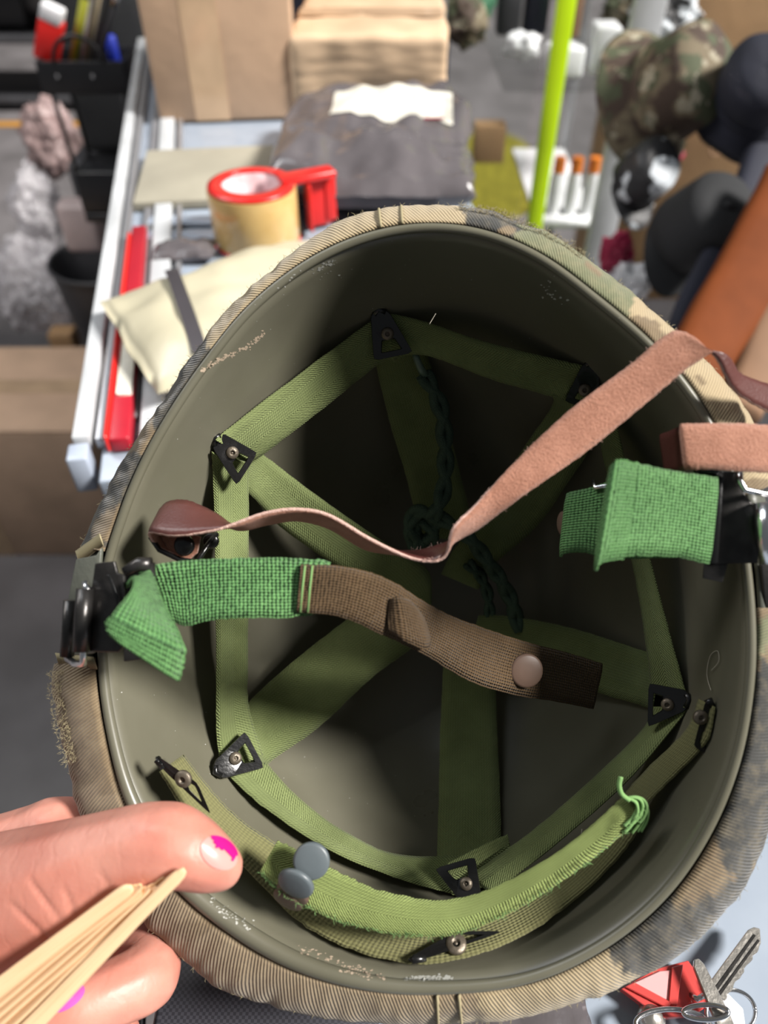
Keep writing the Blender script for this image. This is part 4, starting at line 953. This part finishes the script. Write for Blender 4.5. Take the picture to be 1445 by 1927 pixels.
# far left shelving
SH = thing('storage_shelf', 'dark storage shelf in the far left background', 'shelf', (-2.15, 4.6, -.95))
for z in (-.9, -.62, -.35, -.05): box('shelf_board', (-2.15, 4.6, z), (1.9, .5, .03), M['dgrey'], SH)
for x in (-3.05, -1.25):
    for y in (4.38, 4.82): box('upright', (x, y, -.45), (.04, .04, 1.0), M['blk'], SH)
for i, (x, m_, s) in enumerate(((-2.8, 'blk', .3), (-2.35, 'dgrey', .26), (-1.95, 'blk', .28), (-1.55, 'bagblk', .22))):
    box('storage_crate', (x, 4.6, -.605+.12), (s, .3, .2), M[m_], label=['large black crate leftmost on the dark shelf', 'dark grey crate second on the dark shelf', 'black crate third on the dark shelf', 'small shiny black crate rightmost on the dark shelf'][i], cat='crate', bev=.01)
box('trim_1', (-2.0, 4.15, -.947), (3.2, .07, .006), M['orangep'], bev=0, kind='structure')
box('black_bag', (-.62, 1.98, -.05), (.22, .15, .5), M['blkf'], label='black cloth bag hanging behind the pen organiser', cat='bag', bev=.03)
box('bench', (-.62, 1.98, -.63), (.3, .2, .64), M['dgrey'], label='dark bench behind the pen organiser', cat='bench', bev=.01)
box('black_screen', (-.07, 2.12, -.25), (.46, .03, 1.4), M['navy'], label='tall black screen panel behind the kraft parcel', cat='screen', bev=.004)
# ================================================================== RIGHT BACKGROUND
DC = thing('glass_cabinet', 'tall glass display cabinet with goods, behind right side of helmet', 'cabinet', (.27, 1.75, -.95))
cy0, cy1 = 1.52, 2.0
for x, y, m_, w_ in ((.10, cy0, 'alu', .014), (.452, cy0, 'aluw', .055), (.10, cy1, 'alu', .014), (.452, cy1, 'alu', .02)): box('corner_post', (x, y, -.15), (w_, .02, 1.6), M[m_], DC)
box('glass_door', (.19, cy0, -.15), (.165, .004, 1.58), M['glass'], DC, bev=0); box('glass_door', (.365, cy0, -.15), (.12, .004, 1.58), M['glass'], DC, bev=0)
box('glass_side', (.10, 1.76, -.15), (.004, .46, 1.58), M['glass'], DC, bev=0)
box('lime_edge_strip', (.305, 1.495, -.15), (.030, .018, 1.5), M['lime'], DC, label='bright lime yellow foam strip on the door edge')
for z in (-.31, -.05): box('shelf', (.385, 1.76, z), (.13 if z < -.1 else .33, .44, .008), M['white'] if z < -.1 else M['glass'], DC)
box('shelf', (.26, 1.78, -.60), (.3, .42, .008), M['dgrey'], DC); box('cabinet_base', (.27, 1.76, -.90), (.34, .46, .09), M['dgrey'], DC)
for k in range(4):
    x = .325+.036*k; y = 1.60; o = thing('bottle', ['leftmost', 'second', 'third', 'rightmost'][k]+' of the white bottles with orange caps in the cabinet', 'bottle', (x, y, -.306), 'white bottles with orange caps')
    lathe_obj('bottle_body', [(.001, 0), (.0145, 0), (.0145, .075), (.009, .088), (.001, .088)], (x, y, -.306), M['white'], o, 20); lathe_obj('cap', [(.001, 0), (.012, 0), (.0115, .028), (.001, .028)], (x, y, -.220), M['orange'], o, 20)
def shelfitem(kind, x, y, z, s, m_, label, cat, seed=0):
    if kind == 'c': crumple(cat.replace(' ', '_'), (x, y, z+s[2]*1.35), s, M[m_], label, cat, seed=seed, sub=4)
    else: box(cat.replace(' ', '_'), (x, y, z+s[2]/2), s, M[m_], label=label, cat=cat, bev=.006)
shelfitem('b', .34, 1.62, -.045, (.07, .06, .05), 'white', 'white carton above the orange capped bottles', 'carton'); shelfitem('b', .415, 1.64, -.045, (.05, .06, .08), 'white', 'taller white carton near the white post', 'carton')
shelfitem('c', .27, 1.68, -.045, (.035, .03, .025), 'white', 'crumpled white pack left of the lime strip', 'pack', 2)
shelfitem('b', .27, 1.92, -.045, (.05, .05, .13), 'dgrey', 'dark grey flask behind the white pack', 'flask'); shelfitem('b', .33, 1.93, -.045, (.05, .05, .15), 'navy', 'navy flask beside the dark grey flask', 'flask')
shelfitem('c', .16, 1.75, -.045, (.045, .04, .045), 'hatc', 'camouflage bundle at the left of the glass shelf', 'bundle', 5)
shelfitem('b', .395, 1.9, -.045, (.05, .05, .14), 'tanf', 'brown pouch at the back of the glass shelf', 'pouch')
shelfitem('c', .18, 1.88, -.045, (.05, .04, .05), 'green', 'green cloth bundle behind the camouflage bundle', 'bundle', 6)
shelfitem('c', .17, 1.7, -.596, (.06, .06, .06), 'tanf', 'brown bundle on the low dark shelf', 'bundle', 7); shelfitem('c', .25, 1.78, -.596, (.05, .06, .07), 'white', 'off white bundle on the low dark shelf', 'bundle', 8)
shelfitem('c', .34, 1.74, -.596, (.05, .06, .06), 'dgrey', 'dark grey bundle right on the low dark shelf', 'bundle', 11)
box('rust_box', (.245, 1.86, -.25+.0), (.07, .05, .08), M['card2'], label='brown carton between shelf and bottles', cat='carton')
# yellow floor marking with dark strokes
yc = onz(895, 290, -.945); yc = Vector((.42, 3.55, -.946))
V = []
for k in range(40): a = 2*PI*k/40; V.append(yc+Vector((.33*math.cos(a), .55*math.sin(a), 0)))
ym = obj('trim_2', V+[v+Vector((0, 0, .003)) for v in V], [tuple(range(40))[::-1], tuple(range(40, 80))]+[(i, (i+1) % 40, 40+(i+1) % 40, 40+i) for i in range(40)], M['yellow'], smooth=False, kind='structure')
# tall cardboard, hats, straps
carton('cardboard_box', (.93, 2.2, -.15), (.62, .35, 1.25), 0, M['card2'], 'tall tan cardboard box behind the hanging hats', taped=False)
def hat(name, c, R, m, label, tilt, brim=.6, hgt=.1, seed=0, cap=False, cat='hat'):
    c = Vector(c); t = thing(name, label, cat, c)
    Mx = Matrix.Rotation(tilt[2], 3, 'Z') @ Matrix.Rotation(tilt[0], 3, 'X') @ Matrix.Rotation(tilt[1], 3, 'Y')
    def dome(prof, th=0):
        V = []; n = 48
        for r, h in prof:
            for k in range(n):
                a = 2*PI*k/n; p = Vector((r*math.cos(a), r*1.12*math.sin(a), h)); w_ = R*.22*nz(p, 9/R*.1, seed)*(.3+r/R*.4)
                V.append(c+Mx @ (p+Vector((w_*.4, w_*.4, w_))))
        return V, grid_faces(len(prof), n, True)
    crown = [(.001, hgt), (R*.5, hgt), (R*.85, hgt*.93), (R*.95, hgt*.8), (R, hgt*.3), (R*1.02, 0)]
    V, Fc = dome(crown+[(R*.99, 0), (R*.97, hgt*.3), (R*.92, hgt*.78), (R*.5, hgt*.95), (.001, hgt*.95)]); obj('crown', V, Fc, M[m], t)
    if cap:
        V = []; n = 20
        for z in (0, -.003):
            for k in range(n+1):
                a = PI*k/n
                for q in (.97, 1.35, 1.75 if 0 < k < n else 1.2): V.append(c+Mx @ Vector((R*math.cos(a)*(1 if q < 1 else .98), -R*q*math.sin(a)*1.05-.0, z-.02*R/.09*(q-1)*1.0)))
        Fc = grid_faces(n+1, 3)+[tuple(reversed(q)) for q in grid_faces(n+1, 3, off=(n+1)*3)]
        obj('visor', V, Fc, M[m], t); 
        lathe_obj('top_button', [(.008, 0), (.006, .004), (.001, .005)], c+Mx @ Vector((0, 0, hgt+.0)), M[m], t, 12)
    else:
        V, Fc = dome([(R*1.0, .0), (R*1.25, -.015), (R*(1+brim), -.035), (R*(1+brim)+.002, -.037), (R*1.25, -.018), (R*1.0, -.003)]); obj('brim', V, Fc, M[m], t)
        V, Fc = dome([(R*1.03, .002), (R*1.03, .022), (R*1.02, .022), (R*1.02, .002)]); obj('hat_band', V, Fc, M[m], t)
    return t
hat('bucket_hat', P(1245, 178, 1.2), .068, 'hatc', 'camouflage cotton bucket hat hanging at upper right', (.9, .3, .2), .5, .10, 3)
hat('bucket_hat', P(1415, 180, 1.12), .052, 'navy', 'dark navy hat at the upper right corner', (.8, -.5, .3), .45, .09, 5)
hat('baseball_cap', P(1285, 440, 1.15), .055, 'blkf', 'black baseball cap hanging below the camouflage hat', (.6, .5, -.4), .3, .10, 7, True)
hat('printed_cap', P(1195, 345, 1.2), .040, 'bwp', 'black and white printed cap beside the white post', (.7, .2, .1), .3, .07, 9, True)
crumple('cloth_pouch', P(1160, 480, 1.2), (.026, .022, .035), M['crim'], 'crimson cloth pouch under the printed cap', 'pouch', seed=5)
crumple('cloth_pouch', P(1240, 300, 1.85), (.05, .03, .04), M['crim'], 'dark red and green cloth behind the camouflage hat', 'cloth', seed=12)
crumple('shoe', P(1185, 525, 1.2), (.035, .04, .03), M['white'], 'white item under the crimson pouch', 'pack', seed=6)
crumple('white_bag', P(1245, 50, 1.55), (.08, .05, .07), M['bwp'], 'white and grey plastic bag above the camouflage hat', 'bag', seed=7)
crumple('dark_bundle', P(1205, 20, 1.75), (.09, .05, .08), M['hatc'], 'dark brown bundle at the top behind the white post', 'bundle', seed=8)
def sleeve(name, pts, wdt, th, m, label, cat):
    """padded flat sleeve along a line of (x,y,d), width and thickness in metres"""
    c = [Vector(q) for q in cr([tuple(P(*q)) for q in pts], 8)]; V = []; n = 16; L = len(c)
    for i, p in enumerate(c):
        d = (c[min(i+1, L-1)]-c[max(i-1, 0)]).normalized(); s = d.cross(Fw).normalized(); u = s.cross(d)
        f = i/(L-1); ww = wdt[0]*(1-f)+wdt[1]*f
        for k in range(n):
            a = 2*PI*k/n; cs_, sn = math.cos(a), math.sin(a)
            V.append(p+s*ww/2*abs(cs_)**.6*(1 if cs_ > 0 else -1)+u*th/2*abs(sn)**.8*(1 if sn > 0 else -1)+s*.003*nz(p, 12))
    Fc = grid_faces(L, n, True)+[tuple(range(n))[::-1], tuple(range((L-1)*n, L*n))]
    return obj(name, V, Fc, m, label=label, cat=cat)
sleeve('padded_sleeve', [(1475,180,1.17),(1410,380,1.12),(1330,530,1.06),(1255,680,1.01)], (.070, .040), .03, M['navy'], 'long dark navy padded sleeve leaning diagonally at right', 'sleeve')
sleeve('leather_sleeve', [(1500,350,1.02),(1420,500,.97),(1340,630,.92),(1290,730,.90)], (.105, .070), .03, M['tanl'], 'orange tan leather sleeve leaning beside the navy sleeve', 'sleeve')
sleeve('wooden_pole', [(1500,530,1.0),(1440,640,.95),(1380,780,.92)], (.070, .060), .05, M['tanf'], 'brown wooden pole right of the tan leather sleeve', 'pole')
tube('cable_loop', [P(x, y, 1.3) for x, y in cr([(1395,195),(1350,240),(1335,285),(1350,290),(1385,240),(1402,200)], 6)], .002, M['tanf'], label='thin brown cord loop hanging before the tall tan box', cat='cord')
box('side_table', (.93, 1.40, -.80), (.80, .9, .30), M['dgrey'], label='low dark table under the right hand goods', cat='table')
